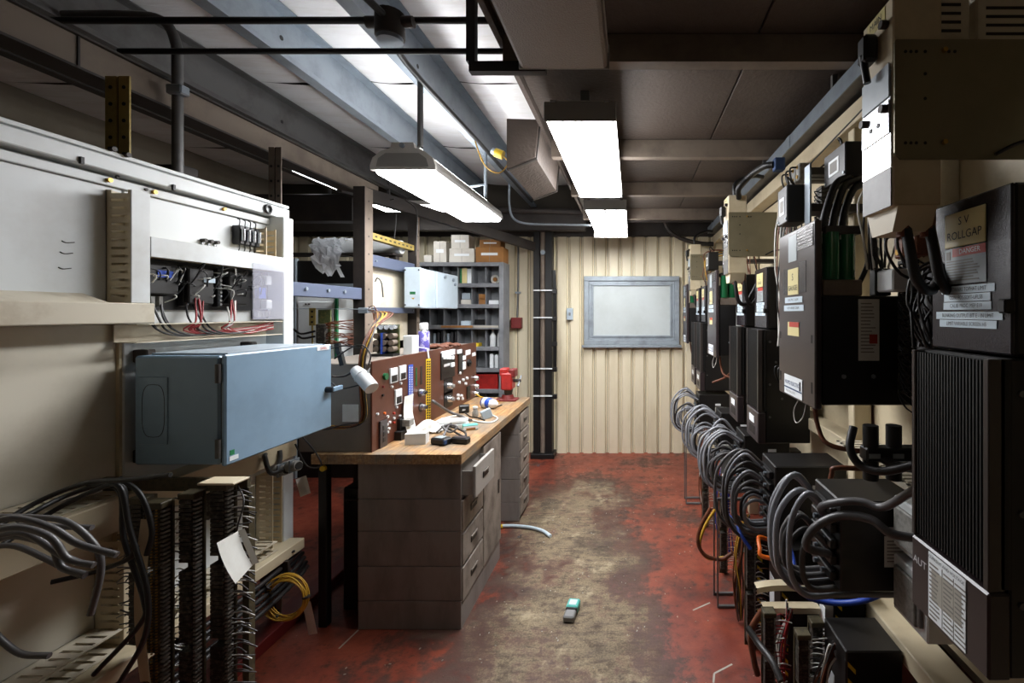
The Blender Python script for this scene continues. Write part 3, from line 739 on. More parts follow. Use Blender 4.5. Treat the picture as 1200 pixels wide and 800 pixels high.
# ---------------------------------------------------------------- big blue enclosure
def blue_box():
    t = thing('wall_enclosure', 'large blue grey steel enclosure with hinged door', 'enclosure', (-1.45, 1.71, 1.013))
    xd = -1.30; y0, y1, z0, z1 = 1.459, 1.97, 1.013, 1.363
    part('body', bx(-1.596, xd-.022, y0, y1, z0, z1, b=.006), 'blue_grey', t)
    part('rim', bx(xd-.026, xd-.016, y0+.006, y1-.006, z0+.006, z1-.006), 'steel_black', t)
    d = part('door', bx(xd-.016, xd, y0-.002, y1+.004, z0-.004, z1+.004, b=.005), 'blue_grey', t)
    for z in (z0+.055, z1-.055):
        part('hinge', MB().cyl((xd-.018, y0-.008, z-.03), (xd-.018, y0-.008, z+.03), .008, n=8), 'galv_dark', d)
    part('latch', MB().cyl((xd, y1-.03, 1.175), (xd+.03, y1-.03, 1.175), .013, n=10), 'plastic_black', d)
    part('latch_key', bx(xd+.022, xd+.034, y1-.035, y1+.03, 1.166, 1.186, b=.003), 'blue_grey', d)
    part('badge', bx(xd, xd+.002, y1-.09, y1-.014, 1.345, 1.361), 'label_white', d)
    e = part('sticker', bx(xd, xd+.0015, y0+.012, y0+.045, 1.022, 1.036), 'label_white', d)
    part('sticker', bx(xd, xd+.0015, y0+.014, y0+.03, 1.040, 1.056), 'green_tape', d)
    # gland plate on the side that faces the entrance
    def ring(s, off):
        w, h = .042*s, .098*s; pts = []
        for k in range(24):
            a = 2*math.pi*k/24; ex = .6
            pts.append((-1.53+w*math.copysign(abs(math.cos(a))**ex, math.cos(a)), y0-off, 1.188+h*math.copysign(abs(math.sin(a))**ex, math.sin(a))))
        return pts
    g = part('gland_plate', bx(-1.575, -1.485, y0-.003, y0, 1.08, 1.296, b=.002), 'blue_grey', t)
    pts = ring(.86, .003); part('gasket', MB().tube(pts+[pts[0]], .0009, 5, 1), 'steel_dark', g)
    for z in (1.35, 1.02):
        for y in (y0+.05, y1-.05): part('bracket', bx(-1.64, -1.59, y-.015, y+.015, z-.012, z+.03, b=.003), 'steel_dark', t)
    part('top_lip', bx(-1.58, xd-.03, y0+.04, y1-.01, z1, z1+.006), 'pale_grey', t)
    # lettering on the badge, facing the aisle
    tx = letters('SAREL', .011, 0, 0, 0, 'ink_red', d)
    tx.data.transform(Matrix.Translation((xd+.003-(-1.45), (y1-.052)-1.71, 1.353-1.013)) @ Matrix.Rotation(math.pi/2, 4, 'Z'))
blue_box()
# sockets hanging under it
for (px, py, lab) in ((331, 551, 'loose grey plug socket with dark face hanging beside the rack post'), (345, 546, 'loose plug socket with torn paper hanging beside the rack post')):
    q = P(px, py, 1.95)
    t = thing('plug_socket', lab, 'socket', tuple(q))
    part('shell', MB().cyl((q.x-.02, q.y, q.z), (q.x+.025, q.y-.01, q.z+.006), .026, .021, n=12), 'terminal_grey', t)
    part('face', MB().cyl((q.x+.02, q.y-.009, q.z+.005), (q.x+.03, q.y-.012, q.z+.007), .016, n=10), 'plastic_black', t)
    part('flange', bx(q.x-.004, q.x+.002, q.y-.028, q.y+.028, q.z-.022, q.z+.03), 'galv', t)
    part('tail', MB().tube([(q.x-.02, q.y, q.z), (q.x-.035, q.y+.02, q.z+.01), (-1.535, 1.99, q.z+.04), (-1.545, 2.0, q.z+.07)] if px == 331 else [(q.x-.02, q.y, q.z), (q.x-.05, q.y-.06, q.z-.01), (q.x-.085, q.y-.05, q.z+.05), (-1.545, 1.92, q.z+.06)], .009, 6), 'cable_dark', t)
    if px == 345:
        part('paper', MB().grid(lambda u, v: (q.x+.02+.05*u+.02*v, q.y-.02+.01*math.sin(4*u), q.z-.05-.075*v+.02*u), 4, 4), 'paper', t)
q = P(272, 578, 1.75)
t = thing('round_socket', 'dark square socket outlet under the blue enclosure', 'socket', tuple(q))
part('box', bx(XA, XA+.06, 1.70, 1.80, .84+.0, .945, b=.006).xf(Matrix.Translation((0, 0, -.115))), 'terminal_dark', t)
part('socket_ring', MB().cyl((XA+.06, 1.75, .777), (XA+.072, 1.75, .777), .034, n=16), 'plastic_black', t)

# ---------------------------------------------------------------- hanging terminal strips
def terminal_strip(label, x, y, z0, z1, w, m, pitch=.0125, wires=('cable_dark',), side=1, studs=False, group=None, seed=1):
    rr = random.Random(seed)
    t = thing('terminal_strip', label, 'terminal strip', (x, y, z0), group=group)
    part('rail', bx(x-w*.5, x+w*.5, y+.012, y+.018, z0, z1), 'terminal_olive', t)
    mb = MB(); z = z0+.01
    while z < z1-.02:
        if int(z*37) % 9 != 0: mb.box(x-w*.42, x+w*.30, y-.02, y+.012, z, z+pitch*.8)
        z += pitch
    part('terminal_blocks', mb, m, t, kind='stuff')
    mb = MB(); z = z0+.014
    while z < z1-.02:
        mb.box(x+w*.30, x+w*.48, y-.014, y+.006, z, z+pitch*.5); z += pitch
    part('markers', mb, 'terminal_grey', t, kind='stuff')
    if studs:
        mb = MB(); z = z0+.02
        while z < z1-.02:
            for dx in (-.014, .0, .014): mb.box(x+dx-.0022, x+dx+.0022, y-.0235, y-.02, z, z+.003)
            z += .0085
        part('pins', mb, 'brass', t, kind='stuff')
    for j, wm in enumerate(wires):
        mb = MB(); z = z0+.02
        while z < z1-.02:
            if rr.random() < .8:
                s = side; L = rr.uniform(.035, .07)
                mb.tube([(x+s*w*.45, y, z), (x+s*(w*.45+L*.5), y+.004, z+rr.uniform(-.004, .008)), (x+s*(w*.45+L), y+.012, z+rr.uniform(-.02, .0))], .0021, 4, 3)
            z += pitch*1.3*(1+j)
        part('wires', mb, wm, t, kind='stuff')
    part('end_clamp', bx(x-w*.5, x+w*.5, y-.022, y+.012, z1-.018, z1, b=.002), 'terminal_olive', t)
    return t
terminal_strip('left terminal strip of the hanging group with knotted grey wires', -1.46, 1.36, .49, .955, .05, 'terminal_dark', wires=('cable_grey', 'cable_dark'), side=-1, seed=2)
terminal_strip('olive pin connector strip with rows of brass pins in the hanging group', -1.39, 1.34, .33, .95, .055, 'terminal_olive', studs=True, wires=(), seed=3)
terminal_strip('dark hanging terminal strip next to the bent cream cover', -1.322, 1.37, .30, .965, .05, 'terminal_dark', wires=('cable_white', 'cable_dark'), side=-1, seed=4)
terminal_strip('terminal strip with grey wires fanning out toward the paper tag', -1.255, 1.40, .33, .98, .055, 'terminal_dark', wires=('cable_grey', 'cable_white', 'cable_dark'), side=1, seed=5)
mb = MB(); mb.grid(lambda u, v: (-1.385+.03*u-.02*math.sin(v*3), 1.285+.012*math.sin(3*u), .92-.46*v-.02*u), 3, 10)
solo('cable_cover', mb, 'cream_paint', 'bent cream strip dangling between the terminal strips', 'cover')
q0 = (-1.30, 1.36, .985)
solo('mounting_plate', bx(-1.30, -1.19, 1.36, 1.42, .985, .992, b=.002), 'cream_paint', 'small cream plate on top of the hanging terminal strips', 'plate')
solo('support_bracket', MB().box(-1.52, -1.20, 1.422, 1.434, .945, .985).box(-1.655, -1.5, 1.424, 1.436, .945, .985).box(-1.215, -1.195, 1.422, 1.445, .02, .955).box(-1.22, -1.17, 1.41, 1.45, 0, .02), 'terminal_olive', 'angle bracket holding up the hanging terminal strips', 'bracket')
def tagpaper():
    q = P(276, 650, 1.38)
    t = thing('paper_tag', 'white printed paper tag tied to the hanging terminal strips', 'tag', tuple(q))
    a, b_, c, d = P(254, 636, 1.24), P(279, 622, 1.33), P(296, 662, 1.35), P(276, 684, 1.265)
    def bil(u, v, off=0.0):
        p = (a*(1-u)+b_*u)*(1-v)+(d*(1-u)+c*u)*v
        return (p.x, p.y-.006*math.sin(math.pi*v)-off, p.z)
    part('sheet', MB().grid(lambda u, v: bil(u, v), 4, 6), 'paper', t)
    mb = MB()
    for r_ in range(11):
        v = .12+r_*.042
        for (u0, u1) in ((.12, .75),) if r_ < 4 else ((.12, .3), (.38, .56), (.64, .8)):
            uu = u1 if r_ < 4 else u0+(u1-u0)*R.uniform(.5, 1)
            mb.quad(bil(u0, v, .0025), bil(uu, v, .0025), bil(uu, v+.02, .0025), bil(u0, v+.02, .0025))
    part('printed_lines', mb, 'ink', t)
    part('fold', MB().quad(b_, b_+Vector((.012, .008, .004)), c+Vector((.012, .008, .004)), c), 'paper', t)
    part('tie', MB().tube([b_+Vector((-.005, 0, -.008)), b_+Vector((.0, 0, .02)), b_+Vector((.0, .02, .08)), (-1.21, 1.40, .97)], .0022, 5), 'cable_dark', t)
tagpaper()
# yellow coil
def coil(name, label, c, r, n, m, thick, wob, seed, tilt=.25):
    rr = random.Random(seed); t = thing(name, label, 'wire coil', (c[0], c[1], c[2]-r)); mb = MB()
    for k in range(n):
        ph = rr.uniform(0, 6.28); r_ = r*rr.uniform(.86, 1.04); dx, dz = rr.uniform(-wob, wob), rr.uniform(-wob, wob); dy = rr.uniform(-.012, .012)
        pts = [(c[0]+dx+r_*math.cos(a+ph), c[1]+dy+tilt*r_*math.sin(a+ph)*.3, c[2]+dz+r_*math.sin(a+ph)*(1+.04*math.sin(2*a))) for a in [j*math.pi/8 for j in range(17)]]
        mb.tube(pts, thick, 5, 2)
    part('loops', mb, m, t, kind='stuff')
    for a in (0.1, 2.5, 4.3):
        p = Vector((c[0]+r*.96*math.cos(a), c[1], c[2]+r*.96*math.sin(a)))
        tg = Vector((-math.sin(a), 0, math.cos(a)))
        part('cable_tie', MB().cyl(p-tg*.004, p+tg*.004, .016, n=8), 'cable_dark', t)
    return t
cc = P(335, 701, 1.86)
wcoil = coil('wire_coil', 'tied coil of thin yellow wire hanging off the rack bottom rail', (cc.x, cc.y, cc.z), .088, 12, 'cable_yellow', .0026, .007, 5)
mb = MB().tube([P(304, 700, 1.86), P(296, 680, 1.9), P(310, 655, 1.95), (-1.494, 2.02, .445)], .006, 6)
solo('coil_lead', mb, 'cable_dark', 'dark lead from which the yellow wire coil hangs', 'cable')
mb = MB(); mb.grid(lambda u, v: tuple(P(354+10*u+8*v, 706+38*v-2*u, 1.93)), 3, 4)
part('tag_strip', mb, 'paper', wcoil, 'pale plastic strip hanging from the coil')
# cables along the bottom rail (each one its own)
for k in range(5):
    rr = random.Random(40+k); z = .395-.021*k
    pts = [(-1.53+.012*k, 1.42, z-.02), (-1.51+.01*k, 1.6, z+rr.uniform(-.01, .01)), (-1.50+.01*k, 1.8, z+.005), (-1.515+.008*k, 2.0, z+.006), (-1.545+.008*k, 2.125, z+.008)]
    solo('rail_cable', MB().tube(pts, .010, 6), ('cable_black' if k % 2 else 'cable_dark'), 'dark cable slung under the rack bottom rail', 'cable', 'cables under the bottom rail')
for y, lab in ((1.56, 'dark hanger plate holding cables behind the paper tag'), (1.96, 'dark hanger plate holding cables behind the yellow coil')):
    solo('rail_hanger', MB().box(-1.60, -1.48, y, y+.015, .30, .43), 'steel_dark', lab, 'hanger')

# cut grey cables on the far left
def gc(label, pts, r, m='cable_grey', grp=None, name='cut_cable'):
    return solo(name, MB().tube(pts, r, 8, 6), m, label, 'cable', grp)
YC = .96
def PL(px, py, Y, lim=1.535): return P(px, py, min(Y, lim*F/(CX-px)))
gr = 'cut grey cables beside the lower rack panel'
cut = [[(-30, 612), (20, 607), (60, 618), (92, 637), (137, 650)], [(-30, 622), (25, 618), (60, 630), (80, 655), (110, 662)],
       [(-30, 628), (30, 625), (72, 650), (92, 659)], [(-30, 634), (20, 628), (60, 640), (72, 664), (100, 673)],
       [(-30, 605), (40, 606), (80, 612), (112, 640), (118, 670), (106, 720)], [(-30, 618), (40, 615), (75, 617), (108, 618)],
       [(-30, 735), (0, 748), (25, 766), (58, 768)], [(-30, 640), (20, 640), (55, 655), (80, 668), (100, 675)]]
labs = ['cut grey cable with frayed end curling down furthest toward the floor'] 
for k, c in enumerate(cut):
    lab = {4: 'cut grey cable drooping straight down beside the slotted duct', 6: 'single grey cable end low on the lower rack panel', 5: 'straight cut grey cable lying on top of the bunch'}.get(k, 'cut grey cable end fanning out of the bunch on the rack panel')
    gc(lab, [PL(max(x, -10), y, YC+.02*k+.0002*x) for x, y in c], .0068, grp=gr)
YD = 1.22
for k, c in enumerate([[(-20, 628), (40, 590), (100, 566), (150, 562), (200, 556)], [(0, 640), (60, 600), (110, 575), (140, 570), (152, 620), (172, 690), (170, 745), (140, 800)],
                       [(60, 682), (110, 670), (150, 655), (160, 640)], [(100, 566), (140, 575), (145, 630), (168, 700), (165, 730), (110, 790)], [(140, 560), (165, 580), (178, 620), (172, 650)], [(20, 610), (80, 580), (140, 566), (148, 610)]]):
    gc(['thick black cable arching over to the terminal strips', 'long black cable looping down past the terminal strips', 'short black cable bent sharply on the lower panel', 'second black cable hanging in a loop by the strips', 'black cable curling down onto the left terminal strip', 'black cable arching then dropping behind the strips'][k],
       [PL(x, y, YD+.013*k) for x, y in c], .0065, 'cable_black', None, 'hanging_cable')
# ================================================================ OPEN BAYS BEHIND THE WHITE RACK
t = thing('blue_rail', 'blue grey bolted rail across the open bay', 'rail', (-1.66, 2.46, 1.585))
part('rail', bx(-1.70, -1.655, 2.16, 2.795, 1.585, 1.655, b=.003), 'rail_blue', t)
for y in (2.31, 2.48, 2.62): part('bolt', MB().cyl((-1.655, y, 1.625), (-1.645, y, 1.625), .009, n=8), 'galv', t)
for (z0, z1, lab) in ((1.80, 1.875, 'blue grey rail above the cream back panel'), (1.50, 1.54, 'narrow blue grey rail below the cream back panel')):
    t = thing('blue_rail', lab, 'rail', (-1.66, 3.15, z0))
    part('rail', bx(-1.69, -1.645, 2.895, 3.455, z0, z1, b=.003), 'rail_blue', t)
    for y in (2.93, 3.42): part('bolt', MB().cyl((-1.645, y, (z0+z1)/2), (-1.638, y, (z0+z1)/2), .007, n=8), 'galv', t)
solo('bay_panel', bx(-1.72, -1.70, 2.90, 3.455, 1.30, 1.86, b=.002), 'cream_shelf', 'cream back panel in the bay beside the pale enclosure', 'panel')
t = thing('slotted_angle', 'tan slotted angle bar over the bay', 'angle bar', (-1.65, 3.17, 1.98))
part('angle', MB().box(-1.655, -1.650, 2.895, 3.455, 1.975, 2.015).box(-1.69, -1.655, 2.895, 3.455, 1.975, 1.98), 'olive_steel', t)
for k in range(9): part('slot', bx(-1.6505, -1.649, 2.93+k*.058, 2.955+k*.058, 1.99, 2.0), 'steel_black', t)
# shelf and wrapped roll
solo('high_shelf', MB().box(-2.75, -1.73, 3.3, 3.44, 1.925, 1.94).box(-2.75, -2.70, 3.36, 3.41, 0, 1.925).box(-1.79, -1.74, 3.36, 3.41, 0, 1.925), 'steel_dark', 'dark shelf carrying the plastic wrapped roll', 'shelf')
t = thing('wrapped_roll', 'white roll in torn clear plastic wrap lying on a high shelf', 'roll', (-2.0, 3.37, 1.94))
part('roll', MB().cyl((-2.33, 3.37, 1.99), (-1.70, 3.37, 1.99), .05, n=16), 'white_plastic', t)
rr = random.Random(11)
def crumple(u, v):
    a = -.6+u*4.2; r_ = .055+.02*rr.random()
    return (-2.34+.24*v+.02*rr.random(), 3.37-r_*math.sin(a)*1.1, 1.99+r_*math.cos(a))
part('wrap', MB().grid(crumple, 14, 10, False), 'wrap_plastic', t)
def flap(u, v): return (-2.31+.20*u+.02*rr.random(), 3.30-.03*rr.random(), 1.98-(.10+.13*math.sin(u*2.2+.3)*(.5+.5*rr.random()))*v)
part('wrap_flap', MB().grid(flap, 9, 7, False), 'wrap_plastic', t)
part('wrap_tail', MB().grid(lambda u, v: (-2.20+.03*u+.10*v, 3.285, 1.96-.2*v), 2, 6), 'wrap_plastic', t)
# far cabinets in the dark
t = thing('dark_cabinet', 'dark steel cabinet with grey frame in the gloom behind the roll', 'cabinet', (-2.9, 4.3, 0))
part('body', bx(-3.05, -2.35, 4.15, 4.7, 0, 1.98, b=.005), 'steel_black', t)
part('frame', MB().box(-3.09, -3.05, 4.13, 4.17, 0, 2.0).box(-3.05, -2.35, 4.13, 4.16, 1.74, 1.77), 'pale_grey', t)
t = thing('dark_locker', 'brown framed dark locker against the far cladding', 'cabinet', (-3.3, 4.5, 0))
part('body', bx(-3.55, -3.13, 4.4, 4.8, 0, 1.98, b=.005), 'steel_black', t)
part('frame', MB().box(-3.16, -3.12, 4.38, 4.42, 0, 2.0).box(-3.55, -3.12, 4.38, 4.42, 1.96, 2.0), 'cab_side', t)
t = thing('white_cabinet', 'white instrument cabinet mounted behind the blue rail', 'cabinet', (-1.88, 2.9, 1.2))
part('body', bx(-2.02, -1.765, 2.74, 3.1, 1.2, 1.605, b=.004), 'white_paint', t)
part('door', bx(-2.0, -1.785, 2.728, 2.74, 1.23, 1.57, b=.003), 'white_paint', t)
part('edge_strip', bx(-1.775, -1.763, 2.725, 2.74, 1.2, 1.605), 'green_tape', t); part('mounting_arm', bx(-1.99, -1.722, 3.1, 3.13, 1.3, 1.36), 'steel_dark', t); part('mounting_arm', bx(-1.765, -1.705, 2.83, 2.86, 1.3, 1.36), 'steel_dark', t)
for (dx, z) in ((-1.95, 1.555), (-1.93, 1.555)): part('screw', MB().cyl((dx, 2.722, z), (dx, 2.728, z), .005, n=8), 'steel_dark', t)
t = thing('bracket_strip', 'tan perforated bracket hanging from a taut wire', 'bracket', (-1.83, 2.6, 1.36))
part('strip', bx(-1.842, -1.806, 2.6, 2.605, 1.43, 1.53), 'olive_steel', t)
part('strip_stem', bx(-1.828, -1.82, 2.6, 2.604, 1.26, 1.43), 'olive_steel', t)
for z in (1.45, 1.48, 1.51): part('hole', MB().cyl((-1.824, 2.597, z), (-1.824, 2.6, z), .006, n=8), 'steel_black', t)
solo('taut_wire', MB().cyl((-1.93, 2.58, 1.527), (-1.55, 2.75, 1.524), .0025, n=6), 'galv', 'thin taut wire stretched across the open bay', 'wire')
t = thing('relay_module', 'olive relay module bristling with brown wires in the open bay', 'relay', (-1.76, 2.6, 1.32))
part('board', bx(-1.79, -1.72, 2.6, 2.61, 1.22, 1.52), 'circuit_green', t)
part('block', bx(-1.785, -1.73, 2.57, 2.6, 1.33, 1.44, b=.004), 'terminal_dark', t)
mb = MB(); rr = random.Random(4)
for k in range(22):
    z = rr.uniform(1.31, 1.45); mb.tube([(-1.735, 2.58, z), (-1.69, 2.58+rr.uniform(-.02, .02), z+rr.uniform(-.01, .02)), (-1.60, 2.62, z+rr.uniform(-.03, .03))], .003, 4, 3)
part('wires', mb, 'cable_brown', t, kind='stuff')
part('lead', MB().tube([(-1.78, 2.56, 1.40), (-1.85, 2.55, 1.385), (-1.9, 2.56, 1.41), (-1.98, 2.6, 1.43)], .006, 6), 'cable_black', t)
part('lead', MB().tube([(-1.78, 2.56, 1.37), (-1.84, 2.55, 1.36), (-1.87, 2.55, 1.375)], .006, 6), 'cable_black', t)
t = thing('post_clamp', 'silver clamp with dangling wires on the rack post', 'clamp', (-1.6, 2.78, 1.5))
part('clamp', bx(-1.66, -1.60, 2.76, 2.80, 1.50, 1.535, b=.004), 'galv', t)
mb = MB(); rr = random.Random(9)
for k in range(8):
    mb.tube([(-1.61, 2.77, 1.52), (-1.56+rr.uniform(-.02, .02), 2.75, 1.53+rr.uniform(-.02, .02)), (-1.53+rr.uniform(-.03, .03), 2.74, 1.49), (-1.55, 2.74, 1.46)], .0025, 4, 3)
part('wires', mb, 'cable_brown', t, kind='stuff')
mb = MB().tube([(-1.61, 2.86, 1.70), (-1.585, 2.84, 1.72), (-1.56, 2.84, 1.69), (-1.55, 2.84, 1.60)], .004, 5)
solo('wire_pigtail', mb, 'cable_dark', 'dark wire pigtail poking from the post edge', 'wire')
for (px, y0, y1, lab) in ((462, 233, 280, 'thin wire drooping from the brace beam over the angle bar'), (487, 230, 300, 'looped wire hanging beside the far rack post')):
    mb = MB().tube([P(px, y0, 3.2), P(px-12, y0+4, 3.2), P(px, y0+14, 3.2), P(px+2, (y0+y1)/2, 3.2), P(px, y1, 3.2)], .004, 5)
    solo('hanging_wire', mb, 'cable_dark', lab, 'wire')

# pale enclosure
t = thing('wall_enclosure', 'pale grey enclosure with screwed cover beside the pigeonhole shelves', 'enclosure', (-1.56, 3.6, 1.537))
part('body', bx(-1.632, -1.515, 3.27, 3.94, 1.537, 1.825, b=.004), 'pale_grey', t)
f_ = part('front_cover', bx(-1.628, -1.506, 3.255, 3.27, 1.540, 1.83, b=.006), 'pale_grey', t)
for x in (-1.618, -1.52):
    for z in (1.56, 1.81): part('screw', MB().cyl((x, 3.250, z), (x, 3.256, z), .006, n=8), 'steel_dark', f_)
part('logo', bx(-1.585, -1.545, 3.2535, 3.256, 1.635, 1.655), 'green_glass', f_)
part('logo_tip', MB().prism([(-1.575, 1.61), (-1.56, 1.598), (-1.55, 1.612)], 'y', 3.2535, 3.256), 'brass', f_)
part('door', bx(-1.517, -1.505, 3.52, 3.945, 1.54, 1.822, b=.004), 'pale_grey', t)
for (y, z) in ((3.66, 1.79), (3.83, 1.78), (3.87, 1.745)): part('knob', MB().cyl((-1.506, y, z), (-1.49, y, z), .013, n=8), 'galv', t)

# pigeonhole shelving
SY = 4.45
sh = thing('pigeonhole_shelf', 'tall grey pigeonhole shelving against the cream cladding', 'shelving', (-1.65, 4.6, 0))
xs = [-2.12+.1375*k for k in range(7)]
part('side_panel', bx(-1.294, -1.250, SY-.01, 4.66, 0, 2.0, b=.003), 'shelf_grey', sh)
part('side_panel', bx(-2.16, -2.12, SY-.01, 4.66, 0, 2.0, b=.003), 'shelf_grey', sh)
part('back_sheet', bx(-2.12, -1.294, 4.65, 4.66, 0, 2.0), 'shelf_grey', sh)
zs = [.13, .34, .545, .755, .96, 1.17, 1.38, 1.585, 1.79, 1.995]
for z in zs:
    s_ = part('shelf', bx(-2.12, -1.294, SY+.01, 4.65, z-.006, z), 'shelf_grey', sh)
    part('shelf_lip', bx(-2.12, -1.294, SY-.005, SY+.012, z-.035, z+.004, b=.002), 'shelf_grey', s_)
for k, (a, b_) in enumerate(zip(zs[:-1], zs[1:])):
    for x in xs[1:6]:
        if a == .755 and x == xs[5]: continue
        part('divider', bx(x-.003, x+.003, SY+.02, 4.65, a, b_-.006), 'shelf_grey', sh)
part('label_strip', bx(-1.86, -1.55, SY-.008, SY-.005, 1.36, 1.38), 'cardboard', sh); part('label_strip', bx(-1.54, -1.30, SY-.008, SY-.005, 1.36, 1.38), 'paper_dim', sh)
def carton(name, label, x0, x1, y0, y1, z0, z1, m, cat='box', lid=True):
    t = thing(name, label, cat, ((x0+x1)/2, (y0+y1)/2, z0))
    part('box', bx(x0, x1, y0, y1, z0, z1, b=.003), m, t)
    if lid:
        part('flap_seam', bx((x0+x1)/2-.0015, (x0+x1)/2+.0015, y0-.0008, y0, z0+.004, z1-.004), 'ink_grey', t)
        part('tape', bx(x0+.2*(x1-x0), x1-.2*(x1-x0), y0-.0009, y0-.0003, z0+.45*(z1-z0), z0+.62*(z1-z0)), 'label_white', t)
    return t
Z = 2.002
carton('carton', 'tall white carton standing upright on the shelving', -1.945, -1.82, 4.47, 4.65, Z, Z+.205, 'carton_white')
carton('carton', 'wide white carton with two flaps lying at the bottom of a pair', -1.79, -1.545, 4.47, 4.66, Z, Z+.135, 'carton_white')
carton('carton', 'white carton stacked on top of the wide white one', -1.775, -1.60, 4.48, 4.65, Z+.137, Z+.27, 'carton_white')
carton('cardboard_box', 'large brown cardboard box at the end of the shelf top', -1.53, -1.26, 4.47, 4.66, Z, Z+.15, 'cardboard')
carton('cardboard_box', 'flat brown cardboard box on top of the large brown one', -1.50, -1.29, 4.49, 4.65, Z+.152, Z+.225, 'cardboard')
carton('carton', 'small low white carton beside the tall upright one', -2.04, -1.965, 4.47, 4.6, Z, Z+.07, 'carton_white', lid=False)
q = 4.50
for (i, lab, m, z, w, h, dx) in ((3, 'yellow and white booklet pack in the top pigeonhole', 'label_yellow', 1.79, .075, .155, .02), (4, 'white box with blue spine beside the booklets', 'label_white', 1.79, .05, .15, -.055)):
    carton('booklet', lab, xs[3]+.03+(i-3)*.052, xs[3]+.03+(i-3)*.052+.048, q, q+.13, z, z+h, m, 'booklet', False)
carton('booklet', 'thin green booklet in the top pigeonhole', xs[3]+.012, xs[3]+.026, q, q+.13, 1.79, 1.94, 'green_tape', 'booklet', False)
carton('small_box', 'white low box stacked under a grey one in a pigeonhole', xs[3]+.02, xs[3]+.12, q, q+.13, 1.585, 1.635, 'carton_white', lid=False)
carton('small_box', 'grey blue box stacked on a white one in a pigeonhole', xs[3]+.03, xs[3]+.115, q, q+.13, 1.637, 1.70, 'pale_grey', lid=False)
carton('small_box', 'brown box stacked on another brown one in a pigeonhole', xs[4]+.06, xs[4]+.125, q, q+.13, 1.642, 1.69, 'cardboard', lid=False)
carton('small_box', 'lower brown box of a stacked pair in a pigeonhole', xs[4]+.06, xs[4]+.13, q, q+.13, 1.585, 1.64, 'cardboard', lid=False)
carton('small_box', 'flat white box alone in the end pigeonhole', xs[5]+.02, xs[5]+.12, q, q+.13, 1.585, 1.63, 'label_white', lid=False)
carton('small_box', 'white box with blue corner above the tan label strip', xs[3]+.02, xs[3]+.12, q, q+.13, 1.38, 1.425, 'label_blue', lid=False)
carton('small_box', 'dark tool case in the pigeonhole above the pink strip', xs[4]+.02, xs[4]+.12, q, q+.13, 1.38, 1.44, 'plastic_black', lid=False)
t = thing('tape_roll', 'roll of tape lying in the top end pigeonhole', 'tape', (xs[5]+.07, q+.05, 1.79))
part('ring', MB().tube([(xs[5]+.07+.035*math.cos(a), q+.05, 1.838+.035*math.sin(a)) for a in [k*math.pi/6 for k in range(13)]], .012, 6, 1), 'carton_white', t)
part('core', MB().cyl((xs[5]+.07, q+.04, 1.838), (xs[5]+.07, q+.06, 1.838), .02, n=12), 'cardboard', t)
for k in range(6):
    x = xs[1]+(.02+k*.04 if k < 3 else .155+(k-3)*.04)
    carton('binder', 'dark document folder leaning among others below the tan strip', x, x+.02, q, q+.13, 1.17, 1.17+.13+.012*(k % 3), ('shelf_dark' if k % 3 else 'pale_grey'), 'folder', False)['group'] = 'folders in the low pigeonholes'
carton('small_box', 'yellow box in a pigeonhole above the console end', xs[4]+.02, xs[4]+.06, q-.02, q+.1, 1.17, 1.205, 'yellow_paint', lid=False)
for k in range(2):
    x = xs[5]+.02+.065*k
    t = thing('bottle', ('white plastic bottle with handle in the low end pigeonhole' if k == 0 else 'narrow white bottle beside the handled one'), 'bottle', (x+.03, q+.04, 1.17))
    part('body', MB().lathe([(.028-.008*k, 0), (.03-.008*k, .01), (.03-.008*k, .10), (.014, .135), (.012, .15)], (x+.03, q+.04, 1.17), 14), 'white_plastic', t)
    part('cap', MB().cyl((x+.03, q+.04, 1.32), (x+.03, q+.04, 1.338), .013, n=10), 'label_white', t)
for k, (x, h) in enumerate(((xs[5]+.03, .14), (xs[5]+.08, .13))):
    carton('binder', ('tall white box file' if k == 0 else 'shorter white box file') + ' in the pigeonhole above the red tray', x, x+.035, q, q+.13, .96, .96+h, 'label_white', 'box file', False)
carton('tray', 'red tray in a pigeonhole beside the vice', xs[4]+.02, xs[5]+.12, q-.03, q+.13, .755, .90, 'red_paint', 'tray', False)

# red box and conduit on the far wall
t = thing('alarm_box', 'dark red box with conduit on the cream cladding', 'junction box', (-1.22, 4.85, 1.34))
part('box', bx(-1.275, -1.165, 4.80, 4.88, 1.34, 1.455, b=.006), 'red_dark', t)
part('conduit', MB().tube([(-1.215, 4.84, 1.455), (-1.21, 4.84, 1.62), (-1.205, 4.84, 1.9), (-1.205, 4.84, 2.32)], .010, 8), 'galv_dark', t)
part('clip', bx(-1.235, -1.185, 4.83, 4.88, 1.71, 1.73), 'galv', t)
t = thing('wall_switch', 'small pale switch plate on the cladding beside the window', 'switch', (-.655, 4.86, 1.43))
part('plate', bx(-.69, -.625, 4.845, 4.88, 1.43, 1.555, b=.004), 'pale_grey', t)
part('rocker', bx(-.668, -.648, 4.838, 4.846, 1.475, 1.51, b=.002), 'grey_plastic', t)
